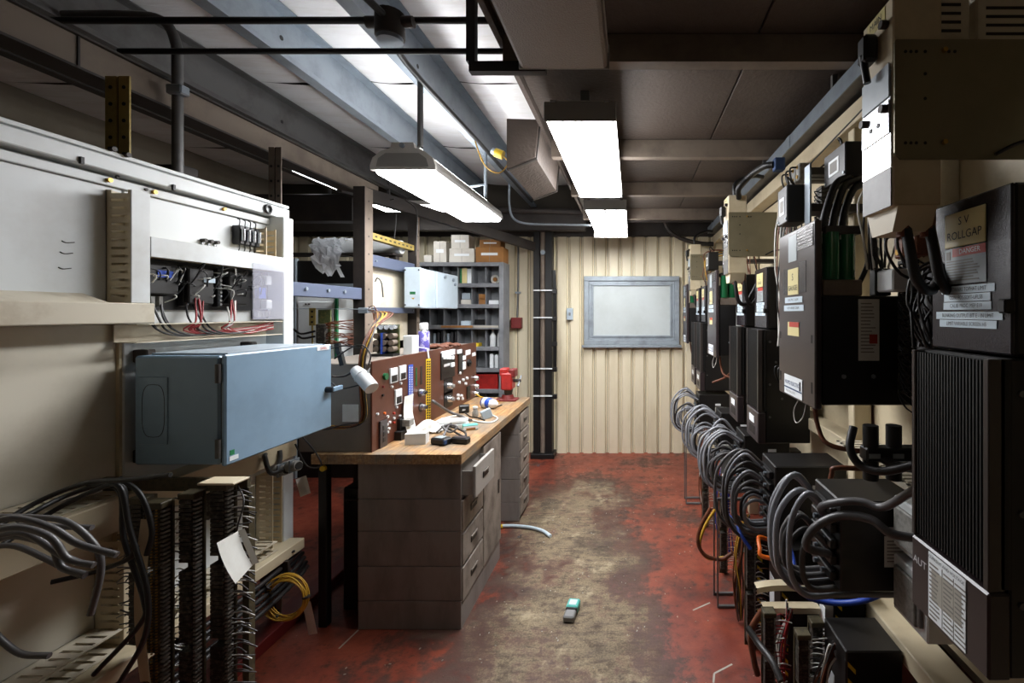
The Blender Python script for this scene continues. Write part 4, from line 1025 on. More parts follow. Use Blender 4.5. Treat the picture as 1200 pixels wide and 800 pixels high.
# tall ladder column
t = thing('cable_ladder', 'tall dark cable ladder column with pale rungs and brown pipe', 'cable ladder', (-.92, 4.75, 0))
part('stile', bx(-1.018, -.955, 4.72, 4.84, .04, 2.5, b=.003), 'steel_black', t)
part('stile', bx(-.895, -.825, 4.72, 4.84, .04, 2.5, b=.003), 'steel_black', t)
part('centre_pipe', MB().cyl((-.925, 4.76, .04), (-.925, 4.76, 2.5), .03, n=14), 'beam_taupe', t)
for y in (340, 372, 432, 464):
    z = CH-(y-CY)/F*4.7; part('rung', bx(-1.018, -.82, 4.700, 4.72, z-.006, z+.006), 'white_plastic', t)
part('base_plate', bx(-1.04, -.80, 4.68, 4.86, 0, .05, b=.004), 'steel_black', t)
part('top_bolt', MB().cyl((-.915, 4.69, 2.13), (-.915, 4.73, 2.13), .025, n=10), 'galv', t)
for k in range(3):
    solo('riser_cable', MB().tube([(-.81+.012*k, 4.74, .9), (-.808+.012*k, 4.74, 1.3), (-.81+.012*k, 4.74, 1.7), (-.82+.01*k, 4.75, 1.95)], .007, 6), 'cable_black', 'black riser cable strapped to the ladder column', 'cable', 'riser cables on the ladder column')
for k, y in enumerate((340, 372, 402, 432, 464)):
    z = CH-(y-CY)/F*4.7
    solo('cable_clamp', bx(-.825, -.775, 4.715, 4.765, z-.035, z+.012, b=.005), 'plastic_black', 'black clamp gripping the riser cables', 'clamp', 'clamps on the riser cables')
# ================================================================ WORKBENCH
ZD = .84
t = thing('workbench_top', 'worn wooden workbench top littered with small electronics', 'worktop', (-1.15, 2.83, .793))
wtop = t
nb = 9; xa, xb = -1.50, -.795
for k in range(nb):
    a = xa+(xb-xa)*k/nb; b_ = xa+(xb-xa)*(k+1)/nb
    part('plank', bx(a+.0006, b_-.0006, 2.13, 3.585, .793, ZD-.0004*(k % 2), b=.0012), 'worktop', t)
def pedestal(label, x0, x1, y0, y1, seams, zt=.793):
    t = thing('drawer_pedestal', label, 'cabinet', ((x0+x1)/2, (y0+y1)/2, 0))
    part('carcass', bx(x0+.004, x1-.012, y0+.004, y1-.004, .0, zt-.001), 'cab_side', t)
    for a, b_ in zip(seams[:-1], seams[1:]):
        part('side_panel', bx(x0, x1-.002, y0-.002, y0+.006, a+.0015, b_-.0015, b=.0015), 'cab_side', t)
    return t
x0, x1 = -1.297, -.806
p1 = pedestal('dusty grey steel drawer pedestal with one drawer ajar at the bench front', x0, x1, 2.16, 2.80, [.0, .136, .30, .467, .62, .792])
def drawer(parent, y0, y1, z0, z1, out=0.0, x1=x1, m='cab_front'):
    d = part('drawer', bx(x1-.012+out, x1+.004+out, y0+.004, y1-.004, z0+.004, z1-.004, b=.003), m, parent, 'drawer pulled slightly open' if out else None)
    if out:
        part('drawer_box', MB().box(x1-.3, x1-.012+out, y0+.012, y0+.016, z0+.015, z1-.03).box(x1-.3, x1-.012+out, y1-.016, y1-.012, z0+.015, z1-.03).box(x1-.3, x1-.012+out, y0+.016, y1-.016, z0+.015, z0+.019), 'drawer_grey', d)
    ym = (y0+y1)/2; zm = (z0+z1)/2
    part('pull', MB().box(x1+.004+out, x1+.007+out, ym-.042, ym+.042, zm-.016, zm+.013), 'steel_black', d)
    part('pull_lip', bx(x1+.006+out, x1+.012+out, ym-.044, ym+.044, zm+.010, zm+.016), 'cab_front', d)
    return d
for k, (a, b_) in enumerate(((.615, .775), (.455, .61), (.295, .45), (.12, .29))):
    drawer(p1, 2.165, 2.465, a, b_, .06 if k == 0 else 0.0, m='drawer_grey' if k == 0 else 'cab_front')
part('plinth', bx(x1-.012, x1-.002, 2.165, 2.79, .0, .115), 'cab_side', p1)
d = part('door', bx(x1-.012, x1+.004, 2.475, 2.795, .12, .775, b=.003), 'cab_front', p1)
part('pull', bx(x1+.004, x1+.008, 2.735, 2.75, .42, .50), 'steel_black', d)
p2 = pedestal('scuffed drawer pedestal at the vice end of the bench', x0, x1, 3.285, 3.575, [.0, .136, .30, .467, .62, .792])
for k, (a, b_) in enumerate(((.64, .775), (.50, .635), (.34, .495), (.18, .335), (.03, .175))): drawer(p2, 3.29, 3.57, a, b_)
part('leg', MB().box(-1.495, -1.455, 2.17, 2.21, 0, .793, b=.003), 'steel_black', wtop)
part('leg', MB().box(-1.495, -1.455, 3.44, 3.48, 0, .793, b=.003), 'steel_black', wtop)

# ---------------------------------------------------------------- test console
XC = -1.23
con = thing('test_console', 'brown fronted electrical test console with meters and sockets on the bench', 'console', (-1.4, 2.88, ZD))
part('case', bx(-1.585, XC-.008, 2.165, 3.60, ZD, 1.262, b=.004), 'console_grey', con)
part('front_panel', bx(XC-.008, XC, 2.158, 3.605, ZD, 1.272, b=.002), 'console_red', con, 'brown laminate front panel')
def cp(px, py): q = PX(px, py, XC); return q.y, q.z
def blk(name, px0, py0, px1, py1, d, m, parent=con, b=.001, base=0.0):
    ya, za = cp(px0, py0); yb, zb = cp(px1, py1); y0, y1 = sorted((ya, yb))
    z0 = min(za, zb); z1 = max(za, zb)
    return part(name, bx(XC+base, XC+base+d*(.6 if base == 0 else 1), y0, y1, z0, z1, b=b), m, parent)
def knob(name, px, py, r, d, m, parent=con, base=0.0, r1=None):
    y, z = cp(px, py); return part(name, MB().cyl((XC+base, y, z), (XC+base+d*.6, y, z), r*.85, None if r1 is None else r1*.85, n=12), m, parent)
for (a, b_, c, d) in ((456, 432, 464.5, 447), (467, 429, 474.5, 444), (462, 457, 469.5, 472)):
    mtr = blk('meter', a, b_, c, d, .014, 'white_plastic'); blk('meter_window', a+1, b_+(d-b_)*.55, c-1, d-1, .002, 'plastic_black', mtr, base=.0088)
knob('green_lamp', 450.5, 441, .02, .022, 'green_glass')
pst = blk('socket_strip', 478, 428, 483.5, 475, .006, 'blue_plastic')
mb = MB()
for r_ in range(16):
    for px in (479.4, 482):
        y, z = cp(px, 430.5+r_*2.8); mb.box(XC+.0036, XC+.005, y-.006, y+.004, z-.004, z+.004)
part('sockets', mb, 'ink_white', pst, kind='stuff')
yst = blk('socket_strip', 499, 421, 504.2, 493.5, .006, 'yellow_paint')
mb = MB()
for r_ in range(23):
    for px in (500.4, 502.8):
        y, z = cp(px, 423.5+r_*3.0); mb.box(XC+.0036, XC+.0052, y-.010, y+.008, z-.0048, z+.0048)
part('sockets', mb, 'plastic_black', yst, kind='stuff')
for (a, b_, c, d) in ((487, 431, 488.5, 452), (492.5, 429, 494.5, 450)): blk('slot', a, b_, c, d, .003, 'green_glass' if a < 490 else 'steel_dark')
for (px, py) in ((492, 459.5), (493, 477)):
    knob('connector_plate', px, py, .032, .006, 'steel_dark'); knob('connector', px, py, .024, .045, 'chrome', r1=.02); knob('connector_core', px+1, py, .012, .06, 'steel_dark')
for (px, py) in ((525, 452), (525, 467.5)):
    blk('connector_plate', px-5, py-7, px+5, py+7, .006, 'steel_black'); knob('connector', px, py, .03, .05, 'chrome', r1=.024); knob('connector_core', px+1, py, .014, .065, 'terminal_grey')
m1 = blk('breaker_module', 516, 414, 532, 440, .012, 'plastic_black')
blk('label_bar', 516.5, 412, 532, 415, .014, 'label_white', m1)
for k in range(4): blk('toggle', 518+k*3.4, 417, 519.8+k*3.4, 420.5, .026, 'label_white', m1)
blk('toggle', 527, 425, 530, 429, .03, 'label_white', m1); blk('mark', 519, 427, 526, 428, .014, 'ink_white', m1)
m2 = blk('breaker_module', 536.5, 411, 542, 436, .012, 'plastic_black'); blk('label_bar', 535, 410, 540, 413.5, .015, 'label_white', m2)
for (py) in (417, 424, 428): blk('toggle', 541, py, 543.5, py+4, .028, 'label_white', m2)
blk('label_bar', 545.5, 410.5, 551, 415, .006, 'label_white'); knob('rotary_switch', 548.5, 425, .032, .03, 'plastic_black'); knob('rotary_grip', 548.5, 425, .014, .045, 'drive_black')
blk('label_bar', 553, 413.5, 557, 416.5, .006, 'label_white')
for (px, py) in ((557, 443), (557.5, 452.5), (557, 461)): knob('connector', px, py, .026, .04, 'chrome', r1=.02)
for (px, py) in ((538, 437), (537.5, 448), (542, 445), (546.5, 443), (545, 449.5), (536, 463), (540, 463.5), (536, 467), (541, 467)): knob('terminal_post', px, py, .012, .022, 'white_plastic')
blk('fuse_row', 546.5, 453, 550, 466, .014, 'plastic_black')
for (px, py, m) in ((441.5, 485, 'white_plastic'), (450, 484, 'orange_plastic'), (453.5, 488, 'white_plastic'), (456, 494.5, 'white_plastic'), (453, 497, 'white_plastic'), (455, 502, 'white_plastic'), (453.5, 506, 'white_plastic'),
                    (461, 484, 'label_red'), (461, 490, 'white_plastic'), (461, 495, 'label_red'), (468, 487, 'white_plastic'), (464, 477, 'white_plastic'), (458.5, 453, 'white_plastic'), (469, 449, 'white_plastic'), (448.5, 453, 'red_dark'), (448, 463, 'plastic_black')):
    knob('pilot_lamp', px, py, .0075, .014, m)
so = blk('socket_outlet', 443.5, 494, 452, 521, .016, 'drive_brown')
for py in (499, 506, 513): blk('socket_hole', 446.5, py, 449, py+4, .002, 'plastic_black', so, base=.0098)
sw = blk('knife_switch', 465, 491, 474, 506, .03, 'plastic_black'); blk('switch_lever', 467, 492, 472.5, 497, .04, 'terminal_grey', sw, base=.018)
blk('switch_base', 462, 506, 476, 510, .06, 'drive_black', con)
# console top clutter
ZT = 1.272
def heat_board():
    q = P(452, 415, 2.52); x0, x1 = -1.435, -1.31; y = 2.52
    t = thing('relay_board', 'green relay board crowded with round capacitors on the console top', 'circuit board', ((x0+x1)/2, y, ZT-.01))
    part('board', bx(x0, x1, y+.045, y+.055, ZT-.009, ZT+.165), 'circuit_green', t)
    part('base', bx(x0, x1, y-.02, y+.055, ZT-.009, ZT+.004), 'plastic_black', t)
    for r_ in range(3):
        for c in range(3):
            x = x0+.022+c*.041; z = ZT+.03+r_*.036
            part('capacitor', MB().cyl((x, y-.005, z), (x, y+.045, z), .016, n=12), 'beam_taupe', t)
    for c in range(4): part('fuse', MB().cyl((x0+.015+c*.031, y+.0, ZT+.150), (x0+.015+c*.031, y+.045, ZT+.150), .013, n=12), 'chrome', t)
    for c in range(1): part('ribbon', bx(x0+.05+c*.041, x0+.06+c*.041, y-.01, y+.045, ZT+.004, ZT+.12), 'blue_plastic', t)
heat_board()
carton('small_box', 'plain white box beside the green relay board', -1.305, -1.252, 2.60, 2.68, ZT-.009, ZT+.10, 'white_plastic', lid=False)
t = thing('spray_can', 'spray can with white cap and purple label on the console', 'spray can', (-1.30, 2.85, ZT-.009))
part('body', MB().lathe([(.031, 0), (.033, .004), (.033, .115), (.03, .125)], (-1.30, 2.85, ZT-.009), 18), 'purple_label', t)
part('shoulder', MB().lathe([(.03, .125), (.022, .137), (.018, .14)], (-1.30, 2.85, ZT-.009), 18), 'chrome', t)
part('cap', MB().lathe([(.024, .135), (.026, .14), (.026, .172), (.02, .178)], (-1.30, 2.85, ZT-.009), 18), 'white_plastic', t)
t = thing('tape_spool', 'white spool of tape lying next to the spray can', 'tape', (-1.33, 2.72, ZT-.009))
part('spool', MB().cyl((-1.34, 2.74, ZT+.022), (-1.30, 2.70, ZT+.022), .031, n=16), 'white_plastic', t)
part('core', MB().cyl((-1.301, 2.701, ZT+.022), (-1.297, 2.697, ZT+.022), .014, n=12), 'purple_label', t)
part('tail', MB().grid(lambda u, v: (-1.29+.062*min(1, v*1.6), 2.70+.02*u+.05*v, ZT+.03-.02*v-.07*max(0, v-.6)*2), 2, 8), 'white_plastic', t)
for k in range(2):
    t = thing('work_glove', ('crumpled brown leather work glove beside the spray can', 'second brown work glove lying flat near the console end')[k], 'glove', (-1.33+.02*k, 3.03+.16*k, ZT-.009))
    cx, cy = -1.32+.02*k, 3.03+.16*k
    part('palm', MB().grid(lambda u, v: (cx+.05*math.cos(6.283*u)*math.sin(3.1416*v), cy+.06*math.sin(6.283*u)*math.sin(3.1416*v), ZT-.009+.016-.016*math.cos(3.1416*v)+.004*math.sin(9*u)), 12, 6), 'glove_brown', t)
    for j in range(4):
        a = -.6+.35*j; part('finger', MB().tube([(cx+.03*math.cos(a), cy+.03*math.sin(a), ZT+.006), (cx+.07*math.cos(a), cy+.07*math.sin(a), ZT+.012), (cx+.095*math.cos(a+.2), cy+.095*math.sin(a+.2), ZT+.002)], .009, 6, 3), 'glove_brown', t)
# wire riser and white plug in front of the console
def f3(rr, k):
    x = -1.25+rr.uniform(-.014, .014); y = 2.12+rr.uniform(-.012, .012)
    return [(-1.50, 2.10, .99+rr.uniform(-.01, .01)), (-1.36, 2.10, .975+rr.uniform(-.008, .008)), (x, y, 1.0), (x+rr.uniform(-.006, .006), y, 1.15), (x+rr.uniform(-.006, .006), y, 1.3), (x-.01, y+.1, 1.42), (-1.36+rr.uniform(-.05, .05), 2.5, 1.5), (-1.58, 2.74, 1.51)]
wire_bunch('wire_loom', 'brown wire loom rising in front of the console case', 'wires', ['cable_brown', 'cable_brown', 'cable_dark', 'cable_yellow'], 13, f3, .0036, 8)
t = thing('white_plug', 'white round mains plug dangling on the brown loom', 'plug', (-1.27, 2.06, 1.11))
a = P(424, 441, 2.06); b_ = P(436, 455, 2.03); c = P(416, 433, 2.08)
part('body', MB().cyl(a, b_, .032, .03, n=16), 'white_plastic', t)
part('collar', MB().cyl(c, a, .022, .034, n=12), 'white_plastic', t)
part('flap', MB().quad(P(428, 437, 2.05), P(434, 430, 2.06), P(432, 440, 2.06)), 'white_plastic', t)
part('lead', MB().tube([c, P(405, 440, 2.08), P(392, 441, 2.06), P(385, 440, 2.02)], .005, 6), 'cable_dark', t)
solo('note_card', bx(-1.372, -1.297, 2.160, 2.1635, .985, 1.067), 'paper', 'white note card stuck on the console case end', 'note') 
for k, c in enumerate([[(388, 448), (400, 455), (425, 450)], [(388, 408), (405, 405), (425, 408)], [(392, 420), (410, 408), (424, 404), (434, 415), (432, 428)], [(330, 498), (345, 500), (380, 503), (400, 498), (420, 495)], [(345, 500), (370, 530), (376, 545), (360, 546), (346, 520)]]):
    solo('thin_lead', MB().tube([P(x, y, 2.08) for x, y in c], .0035, 5), 'cable_dark', ['thin dark lead running from the latch to the loom', 'thin dark lead along the top of the console end', 'looped lead hanging over the console end', 'thin lead lying across the foot of the console end', 'slack dark lead drooping below the blue enclosure'][k], 'lead')
solo('connector_plug', MB().beam(P(398, 412, 2.1), P(402, 428, 2.1), .02, .02), 'plastic_black', 'black inline connector hanging from a lead by the console', 'connector')
solo('connector_plug', MB().beam(P(396, 402, 2.1), P(397, 414, 2.1), .018, .018), 'plastic_black', 'upright black connector beside the enclosure latch', 'connector')

# ---------------------------------------------------------------- things on the worktop
def on(px, py): return PZ(px, py, ZD)
def dev(name, label, cat, px, py, rz): 
    q = on(px, py); return thing(name, label, cat, (q.x, q.y, ZD), rz, local=True)
t = dev('battery_charger', 'small black device with grey screen lying on the bench', 'device', 517, 520, -.35)
part('body', bx(-.045, .045, -.03, .03, 0, .034, b=.007), 'plastic_black', t); part('screen', bx(-.025, .02, -.02, .02, .034, .036), 'label_grey', t); part('connector', bx(.03, .048, -.03, -.012, .008, .026), 'ink_blue', t)
t = dev('power_brick', 'black power brick beside the small black device', 'adapter', 540, 519, -.25)
part('body', bx(-.045, .045, -.022, .022, 0, .032, b=.006), 'plastic_black', t); part('label', bx(-.03, .03, -.015, .015, .032, .0325), 'drive_brown', t)
t = dev('open_carton', 'small white carton lying open on the bench', 'box', 490, 519, .15)
part('box', MB().box(-.055, .045, -.03, -.027, 0, .055).box(-.055, .045, .027, .03, 0, .055).box(-.055, .045, -.027, .027, 0, .003).box(-.055, .045, -.027, .027, .052, .055).box(.042, .045, -.027, .027, .003, .052), 'white_plastic', t)
part('insert', bx(-.05, .035, -.02, .02, .004, .045), 'circuit_green', t)
q = on(497, 505)
t = thing('paper_wrap', 'crumpled white paper and plastic wrap beside the console', 'paper', (q.x, q.y, ZD))
rr = random.Random(21)
part('sheet', MB().grid(lambda u, v: (q.x-.05+.16*u, q.y-.06+.105*v, ZD+.004+.055*math.sin(3.14*u)*math.sin(3.14*v)+.012*rr.random()), 9, 8, False), 'paper', t)
part('tongue', MB().grid(lambda u, v: (XC+.014+.03*v*v+.03*max(0, v-.5), 2.44+.10*u-.05*v, ZD+.21-.20*v+.004*rr.random()), 4, 8, False), 'paper', t)
t = dev('white_case', 'flat white plastic case on the bench behind the wrap', 'case', 531, 500, .08)
part('base', bx(-.08, .08, -.04, .04, 0, .024, b=.004), 'white_plastic', t); part('lid', bx(-.078, .078, -.038, .038, .026, .046, b=.004), 'label_white', t)
t = dev('tape_box', 'teal and white tape box on the bench', 'box', 551, 503, .5)
part('box', bx(-.04, .04, -.022, .022, 0, .03, b=.002), 'teal_plastic', t); part('end_label', bx(-.04, .04, -.0232, -.0222, .004, .024), 'label_white', t); part('band', bx(-.025, .025, -.0245, -.0235, .002, .014), 'cardboard', t)
t = dev('wall_charger', 'black cube charger on the bench near the console', 'charger', 544, 483, .3)
part('body', bx(-.032, .032, -.028, .028, 0, .05, b=.005), 'plastic_black', t); part('pins', bx(-.01, .01, -.045, -.028, .02, .03), 'chrome', t)
t = dev('grey_plug', 'small upright grey plug on the bench', 'plug', 557, 488, 0)
part('body', MB().lathe([(.018, 0), (.02, .004), (.02, .03), (.014, .04), (.014, .055)], (0, 0, 0), 12), 'terminal_grey', t); part('cap', MB().cyl((0, 0, .055), (0, 0, .064), .016, n=10), 'white_plastic', t)
t = dev('grey_adapter', 'tilted grey wall adapter with prongs on the bench', 'adapter', 572, 490, .6)
part('body', bx(-.032, .032, -.012, .012, 0, .06, b=.004).xf(Matrix.Rotation(-.35, 4, 'Y')), 'pale_grey', t); part('prongs', MB().box(-.05, -.03, -.008, -.004, .01, .016).box(-.05, -.03, .004, .008, .01, .016), 'chrome', t)
t = dev('glue_bottle', 'blue and white squeeze bottle lying on the bench', 'bottle', 572, 478, -.5)
part('body', MB().lathe([(.02, 0), (.034, .006), (.036, .05), (.033, .085), (.014, .10)], (0, 0, 0), 16).xf(Matrix.Translation((-.05, 0, .036)) @ Matrix.Rotation(math.pi/2, 4, 'Y')), 'blue_plastic', t)
part('cap', MB().lathe([(.033, 0), (.03, .03), (.012, .055), (.006, .06)], (0, 0, 0), 14).xf(Matrix.Translation((.03, 0, .034)) @ Matrix.Rotation(math.pi/2, 4, 'Y')), 'white_plastic', t)
part('label', MB().lathe([(.037, .02), (.0372, .05)], (0, 0, 0), 16).xf(Matrix.Translation((-.05, 0, .036)) @ Matrix.Rotation(math.pi/2, 4, 'Y')), 'label_white', t)
def flat(pts, r, label, m, cat='cable'):
    return solo('bench_cable', MB().tube([tuple(on(x, y)[:2])+(ZD+r+h,) for x, y, h in pts], r, 6), m, label, cat)
solo('bench_cable', MB().tube([PX(507, 470, -1.222), PX(509, 471, -1.19), (-1.165, 2.90, .875), tuple(on(537, 488)[:2])+(ZD+.009,), tuple(on(552, 494)[:2])+(ZD+.009,)], .009, 7), 'cable_grey', 'thick grey cable leaving the console socket', 'cable')
flat([(505, 498, 0), (520, 491, 0), (540, 488, 0), (556, 494, 0), (575, 496, 0), (583, 491, 0), (576, 487, 0)], .005, 'thin white cable looping across the bench', 'cable_white')
flat([(512, 512, .02), (521, 507, .03), (534, 509, .03), (545, 510, .01), (544, 513, 0), (530, 510, .02), (518, 507, .03)], .006, 'dark grey cable coiled behind the black devices', 'cable_dark')
flat([(520, 514, .01), (526, 510, .045), (536, 511, .045), (528, 512, .02), (519, 511, .045), (529, 508, .05)], .006, 'second dark cable tangled behind the black devices', 'cable_grey')
flat([(545, 486, .01), (552, 489, 0), (560, 490, 0), (568, 493, 0)], .004, 'thin black lead between charger and adapter', 'cable_black')
solo('bench_cable', MB().tube([(-1.20, 3.50, .885), (-1.15, 3.48, .86), tuple(on(578, 470)[:2])+(ZD+.006,), tuple(on(584, 471)[:2])+(ZD+.006,)], .006, 7), 'cable_yellow', 'yellow cable running from console to vice', 'cable')
flat([(576, 479, 0), (583, 477, 0), (588, 475, 0)], .004, 'short dark lead behind the squeeze bottle', 'cable_black')
# vice
q = on(595, 469); vx, vy = q.x, q.y-.0
t = thing('bench_vice', 'red cast iron bench vice bolted at the bench end', 'vice', (vx, vy, ZD))
part('base', MB().box(vx-.085, vx+.075, vy-.05, vy+.05, ZD, ZD+.016, b=.004).cyl((vx, vy, ZD+.016), (vx, vy, ZD+.045), .05, .04, n=14), 'red_dark', t)
part('swivel', MB().cyl((vx+.005, vy, ZD+.045), (vx+.005, vy, ZD+.09), .028, .034, n=12), 'steel_dark', t)
part('body', bx(vx-.04, vx+.045, vy-.055, vy+.055, ZD+.085, ZD+.215, b=.010), 'red_paint', t)
part('fixed_jaw', bx(vx-.05, vx+.005, vy-.05, vy+.05, ZD+.19, ZD+.245, b=.006), 'red_paint', t)
part('moving_jaw', bx(vx+.02, vx+.065, vy-.05, vy+.05, ZD+.18, ZD+.24, b=.006), 'red_dark', t)
part('screw', MB().cyl((vx+.04, vy, ZD+.15), (vx+.10, vy, ZD+.15), .012, n=10), 'steel_dark', t)
part('handle', MB().cyl((vx+.09, vy-.05, ZD+.12), (vx+.09, vy+.05, ZD+.18), .005, n=8), 'galv', t)
part('handle_knob', MB().cyl((vx+.09, vy-.055, ZD+.117), (vx+.09, vy-.045, ZD+.123), .009, n=8), 'galv', t)

# ---------------------------------------------------------------- under and beside the bench
q = P(380, 548, 2.16)
t = thing('indicator', 'small round yellow knob glimpsed under the bench end', 'knob', tuple(q))
part('knob', MB().cyl((q.x, q.y, q.z), (q.x, q.y-.015, q.z), .013, n=12), 'yellow_paint', t); part('stem', MB().cyl((q.x, q.y, q.z), (q.x, q.y+.012, q.z), .006, n=6), 'steel_black', t)
t = thing('storage_case', 'black case standing in the dark under the bench', 'case', (-1.4, 2.5, 0))
part('body', bx(-1.46, -1.31, 2.30, 2.75, 0, .62, b=.008), 'plastic_black', t); part('handle', MB().tube([(-1.42, 2.29, .55), (-1.42, 2.27, .57), (-1.37, 2.27, .57), (-1.37, 2.29, .55)], .006, 6), 'steel_dark', t)

# ================================================================ FLOOR BITS
q = PZ(667, 727, 0)
t = thing('handset', 'teal and grey handheld meter lying on the worn floor', 'handset', (q.x, q.y, 0), -.12, local=True)
part('lower_body', bx(-.027, .027, -.02, .055, 0, .032, b=.006), 'grey_plastic', t); part('upper_body', bx(-.03, .03, .045, .115, .002, .040, b=.006), 'teal_plastic', t)
part('screen', bx(-.018, .018, .06, .10, .040, .0415), 'label_blue', t); part('grip', bx(-.028, .028, .035, .05, .001, .036, b=.003), 'plastic_black', t)
solo('plastic_hose', MB().tube([PZ(588, 616, .012), PZ(604, 616, .012), PZ(622, 618, .012), PZ(636, 622, .012), PZ(645, 628, .012)], .012, 8), 'label_blue', 'pale translucent hose end curving out on the floor', 'hose')
solo('hose_fitting', MB().cyl(PZ(582, 617, .014), PZ(589, 616.5, .014), .014, n=8), 'yellow_paint', 'yellow fitting on the pale hose at the bench foot', 'fitting')
for (x, y, lab) in ((609, 630, 'bent metal washer on the red floor near the hose'), (631, 546, 'small metal scrap near the ladder column foot')):
    q = PZ(x, y, 0)
    solo('metal_scrap', MB().box(q.x-.014, q.x+.012, q.y-.008, q.y+.008, 0, .008).box(q.x+.004, q.x+.012, q.y-.008, q.y+.008, .008, .02), 'chrome', lab, 'scrap')
# paint lines on the floor (real flakes of old marking)
for pts, lab in ((((397, 760), (420, 738)), 'thin scratched white line by the pedestal foot'), (((836, 800), (837, 789), (858, 778)), 'white painted corner mark on the red floor'), (((812, 715), (832, 706)), 'short white paint streak near the cable guard')):
    mb = MB(); w = .004
    for a, b_ in zip(pts[:-1], pts[1:]):
        A, B = PZ(*a, 0), PZ(*b_, 0); d = (B-A).normalized(); n_ = Vector((-d.y, d.x, 0))*w
        mb.add([A-n_+Vector((0, 0, .0008)), B-n_+Vector((0, 0, .0008)), B+n_+Vector((0, 0, .0008)), A+n_+Vector((0, 0, .0008))], [(0, 1, 2, 3)])
    solo('paint_mark', mb, 'paper_dim', lab, 'paint mark')
mb = MB(); rr = random.Random(31)
for k in range(240):
    x = rr.uniform(-1.25, .42); y = rr.uniform(1.3, 4.6)
    if x < -.78 and y > 2.1: x = rr.uniform(-.75, .42)
    s = rr.uniform(.0015, .005); a = rr.uniform(0, 3)
    mb.beam((x-s*math.cos(a), y-s*math.sin(a), .001), (x+s*math.cos(a), y+s*math.sin(a), .001), s*.9, .002)
tag(part('floor_debris', mb, 'paper_dim', None), 'specks of pale debris scattered over the floor', 'debris', kind='stuff')
# ================================================================ RIGHT RACK
RZ = -math.pi/2
XRK = .90
rk = thing('equipment_rack', 'cream equipment rack behind the row of black drives', 'rack', (.95, 2.6, 0))
part('top_beam', bx(.86, .95, -.4, 4.8, 2.235, 2.315, b=.003), 'cream_paint', rk)
part('middle_rail', bx(.87, .97, -.4, 4.8, .93, .985, b=.003), 'cream_paint', rk)
part('bottom_rail', bx(.84, .95, -.4, 4.8, .415, .475, b=.003), 'cream_paint', rk)
for y in (-.38, .20, 1.80, 3.40, 4.74): part('upright', bx(.88, .95, y, y+.05, 0, 2.235, b=.003), 'cream_paint', rk)
for y0, y1 in ((-.38, .19), (.26, 1.79), (1.86, 3.39), (3.46, 4.73)):
    part('back_panel', bx(.955, .97, y0, y1, .5, 2.23), 'cream_paint', rk)
t = thing('cable_channel', 'long galvanised cable channel hung under the ceiling over the drives', 'cable channel', (.83, 2.5, 2.34))
part('side_wall', bx(.800, .806, .5, 4.78, 2.335, 2.40), 'galv', t); part('side_wall', bx(.89, .896, .5, 4.78, 2.335, 2.40), 'galv', t)
part('tray_floor', bx(.806, .89, .5, 4.78, 2.335, 2.340), 'galv_dark', t)
for y in (1.2, 2.3, 3.4, 4.5): part('joint', bx(.797, .80, y, y+.05, 2.335, 2.40), 'galv', t)
for y in (.9, 1.9, 2.9, 3.9): part('hanger', bx(.84, .86, y, y+.02, 2.34, ZC), 'galv_dark', t)

def screw(parent, x, y, z, r=.006, m='galv_dark'): return part('screw', MB().cyl((x, y-.003, z), (x, y, z), r, n=8), m, parent)
